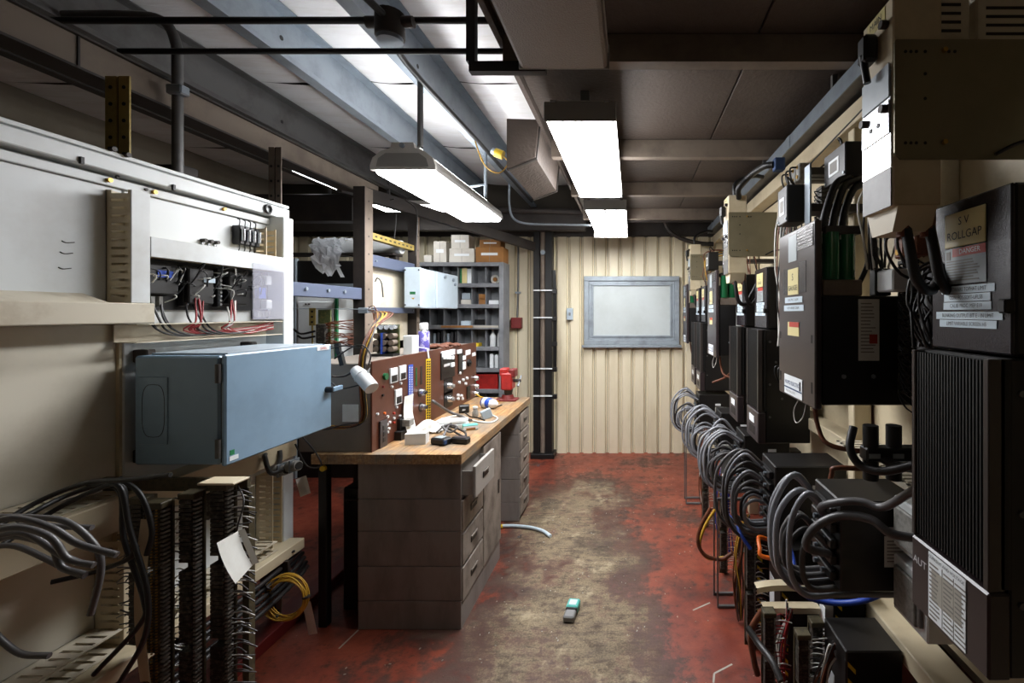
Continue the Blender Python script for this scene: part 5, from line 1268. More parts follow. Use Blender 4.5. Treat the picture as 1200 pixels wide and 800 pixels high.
# ---- heat-sink drives with glossy covers
def drive_u(label, X, Yn, title=None, rich=False, W_=.218, seed=0):
    t = thing('motor_drive', label, 'drive', (X, Yn+W_, .86), RZ, local=True)
    D = .88-X; H = .56
    part('body', bx(.004, W_-.004, .04, D, .0, H, b=.004), 'drive_black', t)
    hs = part('heatsink', bx(0, W_, .022, .04, .16, H), 'fin_black', t)
    for k in range(23):
        x = .016+k*(W_-.032)/22
        part('fin', bx(x-.0018, x+.0018, .004, .022, .162, H-.004), 'fin_black', hs)
    part('frame_strip', bx(0, .012, 0, .03, .155, H, b=.002), 'frame_grey', hs); part('frame_strip', bx(W_-.014, W_, 0, .03, .155, H, b=.002), 'frame_grey', hs)
    bp = part('base_cover', bx(0, W_, .0, .04, .0, .152, b=.004), 'drive_brown', t)
    cv = part('cover', bx(.002, W_-.004, .05, D, H+.004, .87, b=.005), 'drive_black', t)
    fp = part('cover_front', bx(.002, W_-.004, .044, .052, H+.006, .869, b=.003), 'drive_gloss', t)
    f = .0435
    yl = part('title_plate', bx(.048, .158, f-.003, f, .775, .845, b=.002), 'label_yellow', t)
    dg = part('danger_label', bx(.048, .158, f-.0015, f, .70, .772), 'label_grey', t)
    part('danger_band', bx(.07, .158, f-.0022, f-.0016, .755, .772), 'label_red', dg)
    mb = MB()
    rr = random.Random(seed)
    for k in range(8): mb.box(.052, .150-.03*rr.random(), f-.0022, f-.0016, .745-k*.0056, .7475-k*.0056)
    mb.box(.052, .064, f-.0022, f-.0016, .750, .767)
    part('printed_lines', mb, 'ink_grey', dg)
    if rich:
        letters('DANGER', .010, .117, f-.0024, .7635, 'label_white', dg)
        letters('S V', .016, .103, f-.0036, .825, 'ink', yl); letters('ROLLGAP', .0165, .103, f-.0036, .797, 'ink', yl, squeeze=.95)
    else:
        letters(title or 'S', .018, .103, f-.0036, .82, 'ink', yl); letters('GAUGE' if seed % 2 else 'LOOPER', .014, .103, f-.0036, .795, 'ink', yl)
    texts = ['SOFTWARE TOPHAT LIMIT', 'CON: FOS-SOFT-UPLSB', 'CALIB. PROC. MEP E19', 'BLINKING OUTPUT BIT E - IN LIMIT', 'LIMIT VARIABLE SCREEN H5'] if rich else ['SOFTWARE LIMIT', 'CALIB. PROC.', 'OUTPUT BIT', 'LIMIT SCREEN']
    z = .688
    for k, s in enumerate(texts):
        a, b_ = [(.036, .178), (.044, .168), (.042, .170), (.020, .196), (.030, .182)][k]
        lb = part('tape_label', bx(a, b_, f-.0012-.0004*(k % 2), f, z-.0075, z+.0075), 'label_blue', t)
        letters(s, .0078, (a+b_)/2, f-.0022, z, 'ink', lb, squeeze=.80 if rich else 1.0); z -= .0165 + (.003 if k == 2 else 0)
    if rich:
        letters('AUT', .016, .030, -.0006, .105, 'ink_white', bp)
        st = part('rating_sticker', bx(.06, .165, -.0015, 0, .01, .145), 'label_white', bp)
        mb = MB(); rr = random.Random(5)
        for r_ in range(13):
            zz = .122-r_*.0088
            for c in (.064, .106, .138): mb.box(c, c+.02+.01*rr.random(), -.0022, -.0016, zz, zz+.0032)
        for c in (.102, .134): mb.box(c-.0006, c+.0006, -.0021, -.0016, .012, .13)
        part('printed_lines', mb, 'ink_grey', st)
        letters('CURRENT AND VOLTAGE', .0062, .1125, -.0024, .137, 'ink', st)
        part('stain', bx(.07, .155, -.0019, -.0016, .05, .115), 'paper_dim', st)
    else:
        part('rating_sticker', bx(.06, .15, -.0015, 0, .085, .12), 'label_white', bp)
        part('rating_sticker', bx(.06, .16, -.0015, 0, .03, .07), 'steel_dark', bp)
    part('side_clip', bx(W_-.02, W_-.002, .03, .05, .64, .665, b=.003), 'plastic_black', t)
    # screws on the end that faces the entrance
    for (yy, zz) in ((.06, .50), (.09, .40), (.06, .29), (.06, .13), (.12, .22)):
        part('screw', MB().cyl((W_-.004, yy, zz), (W_, yy, zz), .006, n=8), 'galv_dark', t)
    return t
drive_u('black finned motor drive with readable ROLLGAP title plate', .62, .79, rich=True)
drive_u('finned motor drive with yellow plate next to the tall slab drive', .62, 2.233, 'L', seed=1)
drive_u('finned motor drive with yellow plate between two taller slab drives', .62, 2.665, 'G', seed=2)
drive_u('finned motor drive beyond the middle slab drive', .565, 3.75, 'L', seed=3)
drive_u('finned motor drive nearest the cladding wall', .565, 4.08, 'G', seed=4)

# ---- slab drives with tall cover plates
def drive_a(label, X, Yn, Wd=.335, rich=True):
    t = thing('slab_drive', label, 'drive', (X, Yn+Wd, 1.208), RZ, local=True)
    H = .576; D = .84-X+.02
    part('cover_plate', bx(0, Wd, 0, .022, 0, H, b=.004), 'drive_brown', t)
    part('vent_panel', bx(.19, Wd-.012, -.002, 0, .50, H-.01, b=.001), 'drive_gloss', t)
    mb = MB()
    for k in range(5):
        for (a, b_) in ((.195, .252), (.262, Wd-.018)): mb.box(a, b_, -.003, -.002, .515+k*.010, .518+k*.010)
    part('vent_slots', mb, 'frame_grey', t)
    part('body', bx(.01, Wd-.008, .024, D, .012, .345, b=.004), 'drive_black', t)
    part('grey_sticker', bx(.105, .185, -.0015, 0, .47, .56), 'label_grey', t)
    yl = part('title_plate', bx(.10, .20, -.002, 0, .355, .445, b=.001), 'label_yellow', t)
    part('dark_field', bx(.20, .265, -.001, 0, .36, .46), 'drive_gloss', t); part('dark_field', bx(.055, .10, -.001, 0, .36, .45), 'drive_gloss', t)
    letters('S', .024, .15, -.003, .415, 'ink', yl); letters('GAUGE', .018, .15, -.003, .378, 'ink', yl)
    for k, s in enumerate(('CALIB. PROC. ALARM', 'V-LIM VARIABLE SCREEN')):
        lb = part('tape_label', bx(.07-.01*k, .235+.012*k, -.0015, 0, .328-.028*k, .348-.028*k), 'label_blue', t)
        letters(s, .009, .152, -.0025, .338-.028*k, 'ink', lb, squeeze=.85)
    st = part('warning_sticker', bx(.098, .205, -.0015, 0, .215, .262), 'label_yellow', t); part('warning_band', bx(.115, .205, -.002, -.0015, .245, .262), 'label_red', st)
    lg = part('maker_label', bx(.065, .235, -.002, 0, .008, .075), 'label_white', t)
    letters('NUMO ELECTRO', .014, .145, -.003, .05, 'ink_blue', lg, squeeze=.95)
    part('blue_line', bx(.068, .232, -.003, -.002, .030, .034), 'ink_blue', lg); part('logo_block', bx(.212, .224, -.003, -.002, .036, .066), 'ink', lg)
    letters('INDUSTRIAL DRIVES', .007, .13, -.003, .02, 'ink_grey', lg)
    for x in (.012, Wd-.03): part('slot', bx(x, x+.01, -.001, 0, .045, .08), 'steel_black', t); part('slot', bx(x, x+.01, -.001, 0, .20, .225), 'steel_black', t)
    # paper form on the end facing the entrance
    pf = part('service_form', bx(Wd-.008, Wd-.0065, .135, .198, .148, .335), 'paper', t)
    mb = MB(); rr = random.Random(3)
    for k in range(15): mb.box(Wd-.0065, Wd-.006, .142, .17+.02*rr.random(), .32-k*.0105, .323-k*.0105)
    part('printed_lines', mb, 'ink_grey', pf); part('red_stamp', bx(Wd-.0064, Wd-.0058, .168, .192, .20, .228), 'label_red', pf)
    for (yy) in (.09, .18): part('screw', MB().cyl((Wd-.008, yy, .10), (Wd-.004, yy, .10), .007, n=8), 'galv', t)
    # parts carried above the body
    part('coil', MB().cyl((Wd-.03, .06, .395), (Wd-.03, .06, .54), .026, n=16), 'green_glass', t); part('coil', MB().cyl((Wd-.045, .115, .395), (Wd-.045, .115, .535), .026, n=16), 'green_glass', t)
    part('coil_clamp', bx(Wd-.075, Wd-.012, .035, .15, .535, .56, b=.003), 'steel_dark', t); part('coil_base', bx(Wd-.075, Wd-.012, .03, .15, .346, .395, b=.003), 'beam_taupe', t)
    part('terminal', bx(Wd-.05, Wd-.015, .19, .24, .346, .43, b=.003), 'plastic_black', t)
    part('wiring', MB().tube([(Wd-.05, .14, .35), (Wd-.04, .17, .42), (Wd-.06, .2, .48), (Wd-.1, .24, .5)], .008, 6).tube([(.1, .1, .345), (.12, .09, .40), (.2, .1, .43), (.25, .12, .40)], .008, 6), 'cable_black', t)
    part('lead_loop', MB().tube([(.14, .03, .01), (.10, .02, -.05), (.12, .02, -.09), (.16, .03, -.06), (.165, .04, .0)], .0018, 5), 'cable_white', t)
    part('lead', MB().tube([(.2, .05, .01), (.21, .06, -.08), (.24, .08, -.13), (.28, .16, -.14), (.3, .26, -.13)], .008, 6), 'cable_brown', t)
    return t
drive_a('tall brown fronted slab drive with maker label at its foot', .555, 1.376)
drive_a('tall slab drive between the finned drives and the far group', .555, 2.99)
drive_a('tall slab drive standing closest to the window wall', .535, 4.40)

# ---- contactor columns with olive plates
def contactor(label, Y, rich=False, dx=0.0):
    t = thing('contactor_column', label, 'contactor', (.533+dx, Y+.122, 1.70), RZ, local=True)
    part('column', bx(0, .12, 0, .10, .02, .45, b=.003), 'cream_paint', t)
    part('face_strip', bx(.004, .116, -.003, 0, .10, .30), 'chrome', t); part('lower_strip', bx(.004, .116, -.003, 0, .02, .098), 'galv_dark', t)
    for z in (.17, .245): part('face_plate', bx(.006, .114, -.006, -.003, z, z+.07, b=.001), 'pale_grey' if z > .2 else 'chrome', t)
    part('base_block', MB().prism([(.0, .02), (.12, .02), (.10, -.03), (.02, -.03)], 'y', .01, .09), 'cream_paint', t)
    part('handle', bx(.04, .075, -.035, -.004, .34, .40, b=.006), 'plastic_black', t); part('handle_bar', MB().cyl((.057, -.02, .30), (.057, -.03, .36), .008, n=8), 'plastic_black', t)
    nm = part('name_label', bx(.022, .092, -.0015, 0, .415, .445), 'label_yellow', t)
    letters('MAIN', .014, .057, -.0022, .43, 'ink', nm)
    for (x, z) in ((.02, .225), (.10, .225), (.02, .40), (.10, .40)): part('knob', MB().cyl((x, -.016, z), (x, -.002, z), .009, n=8), 'steel_dark', t)
    for z in (.195, .205): part('hole', MB().cyl((.06+(z-.2)*3, -.0075, .20), (.06+(z-.2)*3, -.006, .20), .006, n=8), 'steel_black', t)
    # olive plate facing the entrance
    pl = part('olive_plate', MB().prism([(.0, .125), (.012, .112), (.267, .112), (.267, .355), (.004, .355), (0, .35)], 'x', .121, .125), 'plate_olive', t)
    for (y, z) in [(.022+.011*k, zz) for k in range(3) for zz in (.33, .145)] + [(.062, .33), (.062, .145), (.062, .285), (.062, .235)] + [(.11+.012*k, .33) for k in range(2)]:
        part('hole', MB().cyl((.1245, y, z), (.1256, y, z), .0035, n=8), 'steel_black', pl)
    for (y, z) in ((.10, .332), (.10, .146)): part('bolt', MB().cyl((.125, y, z), (.131, y, z), .005, n=8), 'brass', pl)
    for k in range(2):
        part('cable', MB().tube([(.09, .04+.05*k, .0), (.10, .045+.05*k, -.06), (.10, .06+.05*k, -.13), (.09, .10+.04*k, -.15), (.07, .15+.04*k, -.08), (.06, .19+.03*k, .0)], .011, 8), 'cable_black', t)
        part('cable_gland', MB().cyl((.09, .04+.05*k, .02), (.09, .04+.05*k, -.04), .015, n=8), 'cable_brown', t)
    part('lead', MB().tube([(.13, .2, .12), (.14, .24, .14), (.14, .3, .15), (.1, .34, .17)], .004, 5), 'cable_black', t)
    part('top_lead', MB().tube([(.06, .05, .45), (.05, .05, .52), (.03, .09, .56), (-.03, .18, .60), (-.05, .24, .60)], .012, 8), 'cable_black', t)
    return t
contactor('contactor column with olive plate above the ROLLGAP drive', .925, True)
contactor('cream contactor column with olive plate in the middle of the drive row', 2.5)
contactor('far cream contactor column with pale plate near the window', 4.28, dx=.02)

# ---- small devices along the upper rack
def relay_box(label, X, Yn, z0, w, d, h, name='relay_box'):
    t = thing(name, label, 'relay', (X, Yn+w, z0), RZ, local=True)
    part('body', bx(0, w, 0, d, 0, h, b=.004), 'drive_black', t)
    part('bracket', bx(.01, w-.01, d, max(.955-X, d+.01), h*.3, h*.5), 'steel_dark', t)
    st = part('sticker', bx(w*.25, w*.72, -.0015, 0, h*.25, h*.72), 'label_white', t); part('sticker_print', bx(w*.32, w*.65, -.002, -.0015, h*.32, h*.64), 'ink_grey', st)
    for x in (.012, w-.012): part('screw', MB().cyl((x, -.003, .015), (x, 0, .015), .005, n=8), 'galv', t)
    part('lead', MB().tube([(w*.5, .03, h), (w*.55, .02, h+.03), (w*.3, .03, h+.05), (w*.2, .06, h+.02)], .004, 5), 'cable_black', t)
    return t
relay_box('black relay box with framed white sticker under the cream beam', .70, 1.49, 1.95, .165, .10, .115)
relay_box('black relay box with bright label above the tall slab drive', .60, 1.757, 1.853, .11, .08, .145)
relay_box('small black relay box beside the middle contactor column', .62, 3.0, 1.80, .10, .08, .12)
relay_box('small dark relay box close to the far contactor column', .60, 3.55, 1.84, .12, .08, .14)
relay_box('dark relay box half hidden behind the big olive plate', .74, 1.16, 2.02, .12, .1, .13)
q = PX(948, 212, .66)
solo('hanging_strip', MB().box(.655, .662, q.y-.02, q.y+.03, 1.83, 2.05).cyl((.66, q.y, 2.05), (.87, q.y, 2.27), .003, n=6), 'galv', 'galvanised strip hanging between two black relay boxes', 'strip')
t = thing('sensor_plug', 'blue connector on black cable clipped below the channel', 'connector', (.74, 2.1, 2.25))
q = P(914, 193, 2.15)
part('body', bx(q.x-.03, q.x+.02, q.y-.02, q.y+.02, q.z-.03, q.z+.03, b=.004), 'ink_blue', t)
part('cable', MB().tube([(q.x-.03, q.y, q.z), P(895, 195, 2.2), P(880, 205, 2.4), P(866, 220, 2.45), P(866, 232, 2.5)], .016, 8), 'cable_black', t)
for k, (a, b_, c, d, lab) in enumerate(((980, 215, 962, 290, 'thick black cable arching down onto the green coils'), (990, 218, 974, 285, 'thick black cable with white end over the green coils'), (1000, 222, 985, 285, 'short thick cable arching behind the green coils'))):
    solo('power_cable', MB().tube([P(a+15, b_-8, 1.50), P(a, b_, 1.48), P(a-10, b_+25, 1.46), P(c+1, (b_+d)/2+15, 1.44), P(c, d-14, 1.42)], .012, 8), 'cable_black', lab, 'cable')
    solo('cable_lug', MB().cyl(P(c, d-18, 1.42), P(c, d-4, 1.42), .014, n=8), 'white_plastic', ['white cable lug over the first green coil', 'white cable lug between the green coils', 'white cable lug behind the green coils'][k], 'cable lug')
# wiring blocks along the rack face: terminal rows on the uprights
def rack_strip(label, Y, z0, z1, X=.80):
    t = thing('terminal_row', label, 'terminal strip', (X, Y, z0), RZ, local=True)
    part('rail', bx(-.02, .02, .03, .15, 0, z1-z0), 'cream_shelf', t)
    mb = MB(); z = .01
    while z < z1-z0-.02: mb.box(-.028, .028, 0, .03, z, z+.012); z += .016
    part('terminal_blocks', mb, 'terminal_dark', t, kind='stuff')
    mb = MB(); rr = random.Random(int(Y*100)); z = .01
    while z < z1-z0-.02:
        mb.tube([(.02, .0, z), (.03, -.03, z+rr.uniform(-.01, .02)), (.05, -.02, z-.03), (.05, .03, z-.06)], .003, 4, 3); z += .02
    part('wires', mb, 'cable_black', t, kind='stuff')
rack_strip('terminal row on the rack beside the first slab drive', 1.945, 1.28, 2.05)
rack_strip('terminal row on the rack behind the thick black cables', 1.34, 1.25, 1.98)
rack_strip('terminal row on the rack beyond the middle olive plate', 3.51, 1.25, 2.05)
# big elbow beside the slab drive
solo('flexible_duct', MB().tube([(.80, 1.175, 1.62), (.78, 1.17, 1.48), (.77, 1.165, 1.36), (.80, 1.165, 1.29), (.87, 1.165, 1.265), (.955, 1.165, 1.26)], .035, 12), 'cable_dark', 'dark flexible duct bending into the rack beside the service form', 'duct')
solo('white_module', bx(.70, .76, 1.22, 1.30, 1.56, 1.62, b=.004).box(.76, .955, 1.25, 1.27, 1.58, 1.60), 'white_plastic', 'small white module below the contactor column', 'module')
# cream boxes top right
for (x0, x1, y0, y1, z0, z1, lab) in ((.62, .70, .94, 1.05, 2.06, 2.16, 'cream box with ribbed side above the big olive plate'), (.72, .86, .95, 1.05, 2.06, 2.20, 'larger cream ventilated box near the ceiling by the big plate')):
    t = thing('junction_case', lab, 'box', ((x0+x1)/2, (y0+y1)/2, z0))
    part('case', bx(x0, x1, y0, y1, z0, z1, b=.004), 'cream_shelf', t)
    for k in range(4): part('vent_slot', bx(x0+.02, x1-.02, y0-.001, y0, z0+.02+k*.018, z0+.026+k*.018), 'steel_dark', t)
    zb = z0+(.06 if x0 < .7 else .01); part('bracket', bx((x0+x1)/2-.02, (x0+x1)/2+.02, y1, y1+.02, zb, zb+.03).box((x0+x1)/2-.02, .955, y1+.01, y1+.02, zb, zb+.03), 'steel_dark', t)

# ---- lower modules
def module(label, X, Yn, z0, w, d, h, lab2=True, ridges=True):
    t = thing('power_module', label, 'power module', (X, Yn+w, z0), RZ, local=True)
    part('body', bx(0, w, 0, d, 0, h, b=.004), 'drive_black', t)
    part('mount', bx(w*.3, w*.7, d, .955-X, h*.5, h*.6), 'steel_dark', t)
    if ridges:
        for k in range(5):
            z = .02+k*(h-.03)/5
            part('connector', bx(.02, w-.02, -.02, 0, z, z+(h-.03)/5*.6, b=.003), 'plastic_black', t)
            for x in (w*.35, w*.65): part('terminal', MB().cyl((x, -.03, z+.01), (x, -.02, z+.01), .008, n=8), 'galv', t)
    if lab2:
        st = part('rating_label', bx(w, w+.0012, d*.52, d*.9, h*.28, h*.62), 'paper', t)
        mb = MB()
        for k in range(7): mb.box(w+.0012, w+.0018, d*.55, d*.82, h*.56-k*h*.037, h*.572-k*h*.037)
        part('printed_lines', mb, 'ink_grey', st); part('number_tag', bx(w, w+.0012, d*.52, d*.7, h*.66, h*.72), 'label_white', t)
    return t
module('black power module with rating label below the ROLLGAP drive', .60, 1.305, .70, .185, .24, .26)
module('black power module with rating label below the slab drive', .60, 2.09-.19, .58, .19, .30, .28)
module('black power module under the paired finned drives', .62, 2.50, .56, .2, .25, .27)
module('black power module below the middle slab drive', .60, 3.05, .56, .2, .25, .27)
module('black power module below the far finned drives', .56, 3.75, .56, .2, .25, .27)
def breaker(label, z0, z1, Yn=1.145):
    t = thing('breaker_box', label, 'breaker', (.745, Yn+.15, z0), RZ, local=True)
    part('case', bx(0, .15, 0, .20, 0, z1-z0, b=.004), 'white_plastic', t)
    part('window', bx(.02, .115, -.012, 0, .02, z1-z0-.02, b=.003), 'terminal_grey', t)
    part('switch', bx(.12, .135, -.01, 0, .03, z1-z0-.03, b=.002), 'galv_dark', t)
breaker('grey breaker box above its twin beside the heatsink', .845, .985); breaker('lower grey breaker box above the slanting cream rail', .665, .82)
def striped(label, X, Yn, z0, w, d, h, handle=False):
    t = thing('filter_unit', label, 'filter unit', (X, Yn+w, z0), RZ, local=True)
    part('case', bx(0, w, 0, d, 0, h, b=.004), 'drive_black', t)
    sp_ = part('hazard_strip', bx(w-.012, w-.001, -.0015, 0, .03, h-.03), 'plastic_black', t)
    sf = part('hazard_strip', bx(w, w+.0015, .004, .03, .03, h-.03), 'plastic_black', t)
    n_ = max(2, int((h-.06)/.05))
    for k in range(n_):
        z = .04+k*.05
        part('yellow_stripe', MB().add([(w+.002, .005, z+.025), (w+.002, .029, z), (w+.002, .029, z+.015), (w+.002, .005, z+.04)], [(0, 1, 2, 3)]), 'yellow_paint', sf)
    part('white_label', bx(.02, w*.5, -.0015, 0, h*.3, h*.7), 'label_white', t)
    if handle: part('handle', MB().tube([(w-.02, -.01, h-.05), (w-.03, -.07, h-.04), (w-.05, -.07, h-.02), (w-.10, -.06, h-.0), (w-.12, -.01, h-.02)], .009, 8), 'orange_plastic', t, 'orange pull handle')
    return t
striped('hazard striped black unit with orange handle behind the blue cable', .60, 1.83, .0, .16, .235, .55, True)
striped('hazard striped black unit on the floor under the slanting cream rail', .66, 1.40, 0, .16, .175, .46)
striped('upper hazard striped black unit behind the grey hoses', .72, 1.62, 0, .14, .115, .58)
striped('hazard striped black unit furthest down the drive row', .58, 2.12, 0, .12, .255, .48)
solo('sheet_box', bx(.70, .95, 1.0, 1.18, .0, .36, b=.006), 'drive_black', 'plain dark box on the floor below the breaker boxes', 'box')
for (X, Y, z1, lab, wm) in ((.535, 2.05, .50, 'tall terminal strip beside the yellow striped units', ('cable_white', 'cable_brown')), (.57, 1.52, .44, 'terminal strip with white ferrules low in front of the units', ('cable_white', 'cable_dark')), (.50, 1.66, .42, 'terminal strip with red and white wires below the cream slats', ('cable_red', 'cable_white')), (.53, 2.62, .46, 'terminal strip beneath the second row of hoses', ('cable_white',)), (.52, 3.2, .46, 'terminal strip beneath the far hoses', ('cable_white',)), (.64, 1.58, .44, 'dark terminal strip with tan wires near the floor', ('cable_brown', 'cable_yellow'))):
    terminal_strip(lab, X, Y, .0, z1, .045, 'terminal_dark', wires=wm, side=1, seed=int(X*Y*100))
# cream slats
for (y, z, x0, x1, lab) in ((1.80, .425, .49, .70, 'short bent cream slat above the terminal strips'), (1.74, .385, .50, .715, 'long cream slat lying across the terminal strips')):
    t = thing('duct_slat', lab, 'slat', ((x0+x1)/2, y, z))
    part('slat', MB().grid(lambda u, v: (x0+(x1-x0)*u, y-.02+.04*v, z+.012*(1-(2*u-1)**2)*(1 if x1 < .705 else .1)), 8, 2), 'cream_paint', t)
    part('edge', MB().grid(lambda u, v: (x0+(x1-x0)*u, y-.02, z-.022*v+.012*(1-(2*u-1)**2)*(1 if x1 < .705 else .1)), 8, 2), 'cream_paint', t)
# wire guards on the floor
def guard(label, X, Y, zt):
    t = thing('wire_guard', label, 'guard', (X, Y, 0))
    part('upright', bx(X-.004, X+.004, Y-.004, Y+.004, 0, zt, b=.001), 'galv_dark', t)
    part('upright', bx(X-.004, X+.004, Y+.10, Y+.108, 0, zt, b=.001), 'galv_dark', t)
    part('foot_bar', bx(X, X+.14, Y-.008, Y+.008, .0, .014, b=.002), 'galv_dark', t); part('foot_bar', bx(X, X+.14, Y+.10, Y+.116, .0, .014, b=.002), 'galv_dark', t)
    part('top_bar', bx(X, X+.12, Y-.006, Y+.006, zt-.012, zt), 'galv_dark', t)
guard('thin steel guard frame on the floor in front of the hoses', .44, 2.32, .56)
guard('taller thin steel guard frame further along the drive row', .43, 3.58, .74)
solo('wiring_card', bx(.53, .60, 2.70, 2.706, .55, .72), 'paper', 'pale cardboard tag hanging among the grey hoses', 'tag')

# ---- grey hoses looping out of the modules: each one an object
rr = random.Random(77)
def hose(label, y, X0, zs, ze, out, rise, r, m, grp):          # one loop: out of the module front, down and back under the module
    xs_ = X0-.02; dz = zs-ze
    pts = [(xs_+.012, y, zs), (xs_-out*.45, y, zs+rise), (xs_-out*.92, y, zs+rise*.3-dz*.12), (xs_-out, y, zs-dz*.5), (xs_-out*.88, y, zs-dz*.82), (xs_-out*.45, y, ze-.004), (xs_+.06, y, ze), (X0+.2, y, ze), (.955, y, ze)]
    w = rr.uniform(-.0035, .0035)
    solo('grey_hose', MB().tube([(a, b_+w*math.sin(i*.9), c) for i, (a, b_, c) in enumerate(pts)], r, 7, 6), m, label, 'hose', grp)
hk = 0
for gname, lab, X0, yA, yB, z0, h, cols, nest, outs, r in (
        ('hoses by the window wall', 'grey hose looping out by the far cladding', .56, 3.765, 3.935, .56, .27, 7, 2, (.15, .22), .0066),
        ('hoses below the middle slab drive', 'grey hose looping out below the middle slab drive', .60, 3.065, 3.235, .56, .27, 7, 2, (.15, .22), .0068),
        ('hoses below the paired finned drives', 'grey hose looping out below the paired finned drives', .62, 2.515, 2.685, .56, .27, 7, 2, (.15, .22), .0074),
        ('hoses below the tall slab drive', 'grey hose looping out below the tall slab drive', .60, 2.0, 2.08, .58, .28, 4, 3, (.15, .20), .0074),
        ('hoses below the ROLLGAP drive', 'thick grey hose bending out of the module below the heatsink', .60, 1.365, 1.475, .70, .26, 4, 2, (.10, .14), .0092)):
    for c in range(cols):
        y = yA+(yB-yA)*c/(cols-1); o_ = rr.uniform(*outs); zt = z0+h-.035-rr.uniform(0, .03); rs = rr.uniform(.04, .09)
        for j in range(nest):
            hk += 1
            m = 'cable_dark' if hk % 5 == 3 else 'cable_grey_highlit' if hk % 2 or yA > 2.9 else 'cable_grey'
            hose(lab if m == 'cable_grey' else lab.replace('grey hose', 'dark hose' if m == 'cable_dark' else 'grey hose with highlights in its colour'), y, X0, zt-(.20/nest)*j, z0-.022-.0215*(nest-1-j), o_-.04*j, rs*(1-.35*j), r, m, gname)
for (pts, r, m, lab) in (
        ([P(925, 640, 1.72), P(930, 660, 1.66), P(932, 680, 1.62), P(945, 698, 1.58), P(975, 706, 1.55), P(1010, 704, 1.5), P(1045, 690, 1.42)], .010, 'cable_blue', 'thick blue cable hanging among the grey hoses'),
        ([P(846, 578, 2.4), P(850, 598, 2.36), (.51, 2.27, .47), (.545, 2.18, .47), (.49, 2.09, .53), (.48, 2.0, .53), (.515, 1.97, .48)], .008, 'cable_blue', 'blue cable trailing from hoses to the orange handle'),
        ([P(833, 595, 2.36), P(822, 615, 2.36), P(818, 635, 2.36), P(826, 650, 2.36), P(845, 655, 2.36), P(858, 648, 2.36)], .010, 'cable_brown', 'brown cable loop resting near the guard frame'),
        ([P(838, 597, 2.39), P(826, 617, 2.39), P(820, 640, 2.39), P(830, 654, 2.39), P(850, 653, 2.39)], .008, 'cable_yellow', 'yellow cable loop beside the guard frame'),
        ([(.575, 1.345, .90), P(962, 594, 1.32), P(985, 588, 1.27), P(1010, 588, 1.24), P(1035, 594, 1.2), P(1068, 576, 1.12), P(1100, 560, 1.05)], .011, 'cable_grey', 'thick grey hose tied flat beneath the slanting duct'),
        ([(.575, 1.325, .80), P(945, 640, 1.3), P(955, 618, 1.285), P(985, 604, 1.265), P(1020, 608, 1.22), P(1045, 625, 1.19), (.76, 1.17, .92)], .012, 'cable_grey', 'thick grey hose curving over the lower module'),
        ([P(1000, 500, 1.22), P(996, 525, 1.2), P(1008, 545, 1.18), P(1035, 552, 1.14), P(1070, 545, 1.1)], .011, 'cable_dark', 'dark cable sagging in front of the curved cream rail'),
        ([P(1020, 515, 1.2), P(1025, 530, 1.18), P(1045, 543, 1.15), P(1075, 550, 1.1)], .011, 'cable_dark', 'dark cable hanging from the black connector bar'),
        ([P(960, 615, 1.60), P(967, 605, 1.59), P(972, 580, 1.58), P(975, 555, 1.57), P(985, 548, 1.56), (.95, 1.55, .96)], .009, 'cable_brown', 'orange brown twisted cable rising beside the module'),
        ([P(835, 448, 3.5), P(848, 443, 3.45), P(856, 437, 3.4), P(866, 430, 3.3), P(866, 405, 3.3)], .008, 'cable_brown', 'orange brown twisted cable below the far slab drive'),
        ([P(893, 715, 1.7), P(880, 740, 1.7), P(884, 775, 1.7), P(888, 790, 1.7)], .012, 'cable_brown', 'tan wire bundle hanging down to the floor'),
        ([P(876, 735, 1.65), P(890, 755, 1.6), P(905, 775, 1.53), P(915, 798, 1.48)], .012, 'cable_dark', 'dark wire bundle slanting to the floor')):
    solo('loose_cable', MB().tube(pts, r, 7, 6), m, lab, 'cable')
t = thing('connector_bar', 'black connector bar with pale tags below the slab drive', 'connector', (.78, 1.16, 1.15))
part('bar', bx(.60, .955, 1.16, 1.20, 1.12, 1.155, b=.004), 'plastic_black', t)
for x in (.62, .68, .75):
    part('plug', MB().cyl((x, 1.18, 1.21), (x, 1.18, 1.07), .019, n=10), 'plastic_black', t); part('tag', bx(x-.014, x+.014, 1.158, 1.16, 1.13, 1.142), 'label_grey', t)
t = thing('slotted_duct', 'slotted wiring duct on the middle rail beside the heatsink', 'wiring duct', (.82, 1.3, .99))
mb = MB(); k = .98
while k < 1.78: mb.box(.80, .95, k, k+.018, 1.0, 1.004); k += .03
part('slots', mb.box(.80, .81, .98, 1.78, .986, 1.004).box(.94, .95, .98, 1.78, .986, 1.004), 'cream_shelf', t)

# ---- clutter on the right rack: looms, lugs, small blocks
def loom_at(label, cx, cy, z0, z1, mats, n, spread, seed, r=.0035, back=.955):
    def fn(rr, k):
        x = cx+rr.uniform(-spread, spread); y = cy+rr.uniform(-spread, spread)
        return [(back, y+rr.uniform(-.02, .02) if back > .9 else y, z1+rr.uniform(-.03, .03)), (x+.03, y, z1+rr.uniform(-.06, .02)), (x+rr.uniform(-.02, .02), y+rr.uniform(-.02, .02), z1*.65+z0*.35), (x+rr.uniform(-.02, .02), y+rr.uniform(-.02, .02), z1*.3+z0*.7), (x+rr.uniform(-.01, .03), y, z0)]
    return wire_bunch('wire_loom', label, 'wires', mats, n, fn, r, seed)
loom_at('black wire loom hanging below the big contactor column', .70, 1.07, 1.42, 1.60, ['cable_black', 'cable_dark'], 14, .038, 51)
loom_at('black wire loom beside the thick cables over the green coils', .71, 1.335, 1.63, 1.92, ['cable_black', 'cable_dark', 'cable_white'], 16, .04, 52, back=.775)
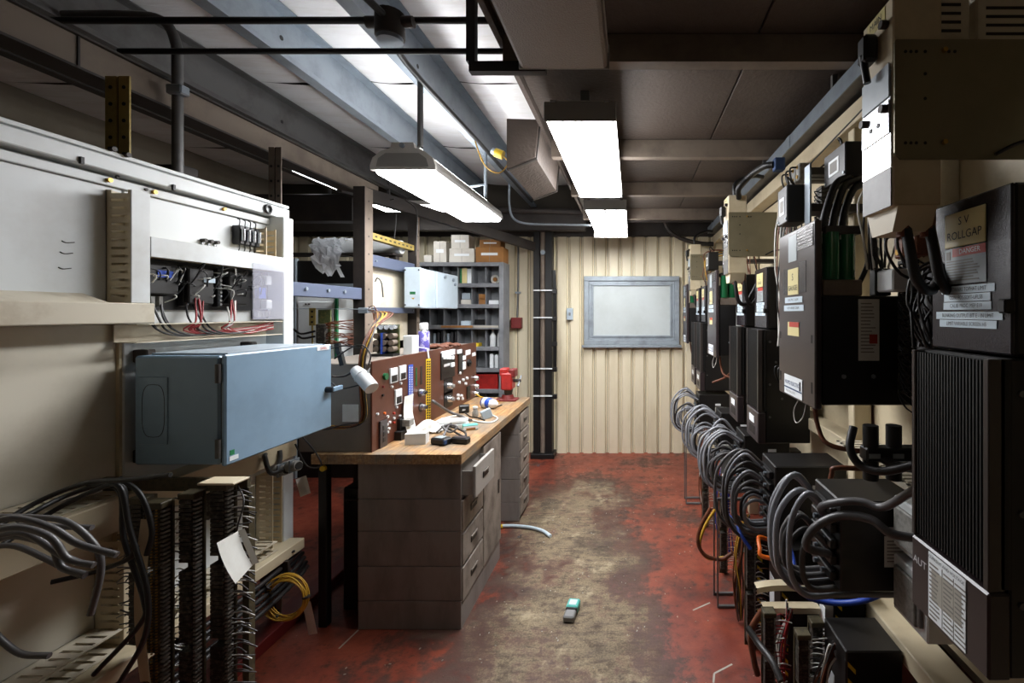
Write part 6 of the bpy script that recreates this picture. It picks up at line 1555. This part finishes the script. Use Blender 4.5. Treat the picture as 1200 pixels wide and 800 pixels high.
loom_at('mixed wire loom between middle contactor and slab drive', .72, 2.06, 1.35, 1.97, ['cable_black', 'cable_brown', 'cable_white'], 20, .05, 53)
loom_at('dark wire loom beyond the middle contactor column', .70, 2.80, 1.735, 2.02, ['cable_black', 'cable_brown'], 14, .05, 54)
loom_at('brown wire loom near the far contactor column', .66, 3.86, 1.735, 2.02, ['cable_brown', 'cable_black', 'cable_yellow'], 14, .05, 55)
loom_at('red and white twisted loom dropping to the floor below the cream slats', .56, 1.70, .02, .40, ['cable_red', 'cable_white', 'cable_dark'], 9, .012, 56, back=.58)
loom_at('tan wire loom dropping to the floor behind the guard frame', .525, 2.20, .02, .50, ['cable_brown', 'cable_yellow', 'cable_dark'], 14, .016, 57, back=.57)
loom_at('dark and white wire loom near the striped units', .61, 1.46, .02, .42, ['cable_dark', 'cable_white', 'cable_brown'], 12, .012, 58, back=.65)
loom_at('mixed wire loom under the middle hoses', .58, 2.85, .02, .58, ['cable_dark', 'cable_white', 'cable_blue'], 14, .03, 59, back=.62)
loom_at('mixed wire loom under the far hoses', .56, 3.5, .02, .6, ['cable_dark', 'cable_white', 'cable_brown'], 14, .03, 60, back=.60)
def blockrow(label, X, Y, z, n, m, grp):
    for k in range(n):
        t = thing('terminal_block', label, 'terminal', (X, Y-k*.05, z), RZ, local=True, group=grp)
        part('body', bx(-.02, .02, 0, .05, 0, .07, b=.004), m, t); part('rail', bx(-.018, .018, .05, .955-X, .02, .05), 'steel_dark', t)
        for zz in (.015, .055): part('screw', MB().cyl((0, -.004, zz), (0, 0, zz), .008, n=8), 'brass', t)
        part('wire', MB().tube([(0, -.004, .055), (.0, -.03, .05), (.005, -.03, .01), (.01, 0, -.04), (.01, .05, -.06)], .004, 5), 'cable_black', t)
blockrow('brown terminal block below the contactor on the rack', .68, 1.16, 1.64, 2, 'cable_brown', 'brown terminal blocks')
blockrow('pale terminal block high on the rack by the relay boxes', .70, 2.02, 2.06, 3, 'terminal_grey', 'pale terminal blocks')
blockrow('dark terminal block low on the rack between drives', .70, 2.12, 1.20, 4, 'terminal_dark', 'dark terminal blocks')
for k, (px, py, Y, lab) in enumerate(((868, 648, 2.25, 'torn white paper scrap caught in the loose cables'), (876, 620, 2.3, 'narrow white tag standing among cables'), (900, 760, 1.66, 'white ferrule tag near the floor strips'))):
    q = P(px, py, Y); rr = random.Random(90+k); sx = (.05, .018, .02)[k]; sz = (.02, .09, .06)[k]
    solo('paper_tag', MB().grid(lambda u, v: (q.x+sx*(u-.5), q.y+.02*math.sin(2*u), q.z+sz*(v-.5)+.01*rr.random()), 3, 3, False), 'paper', lab, 'tag')
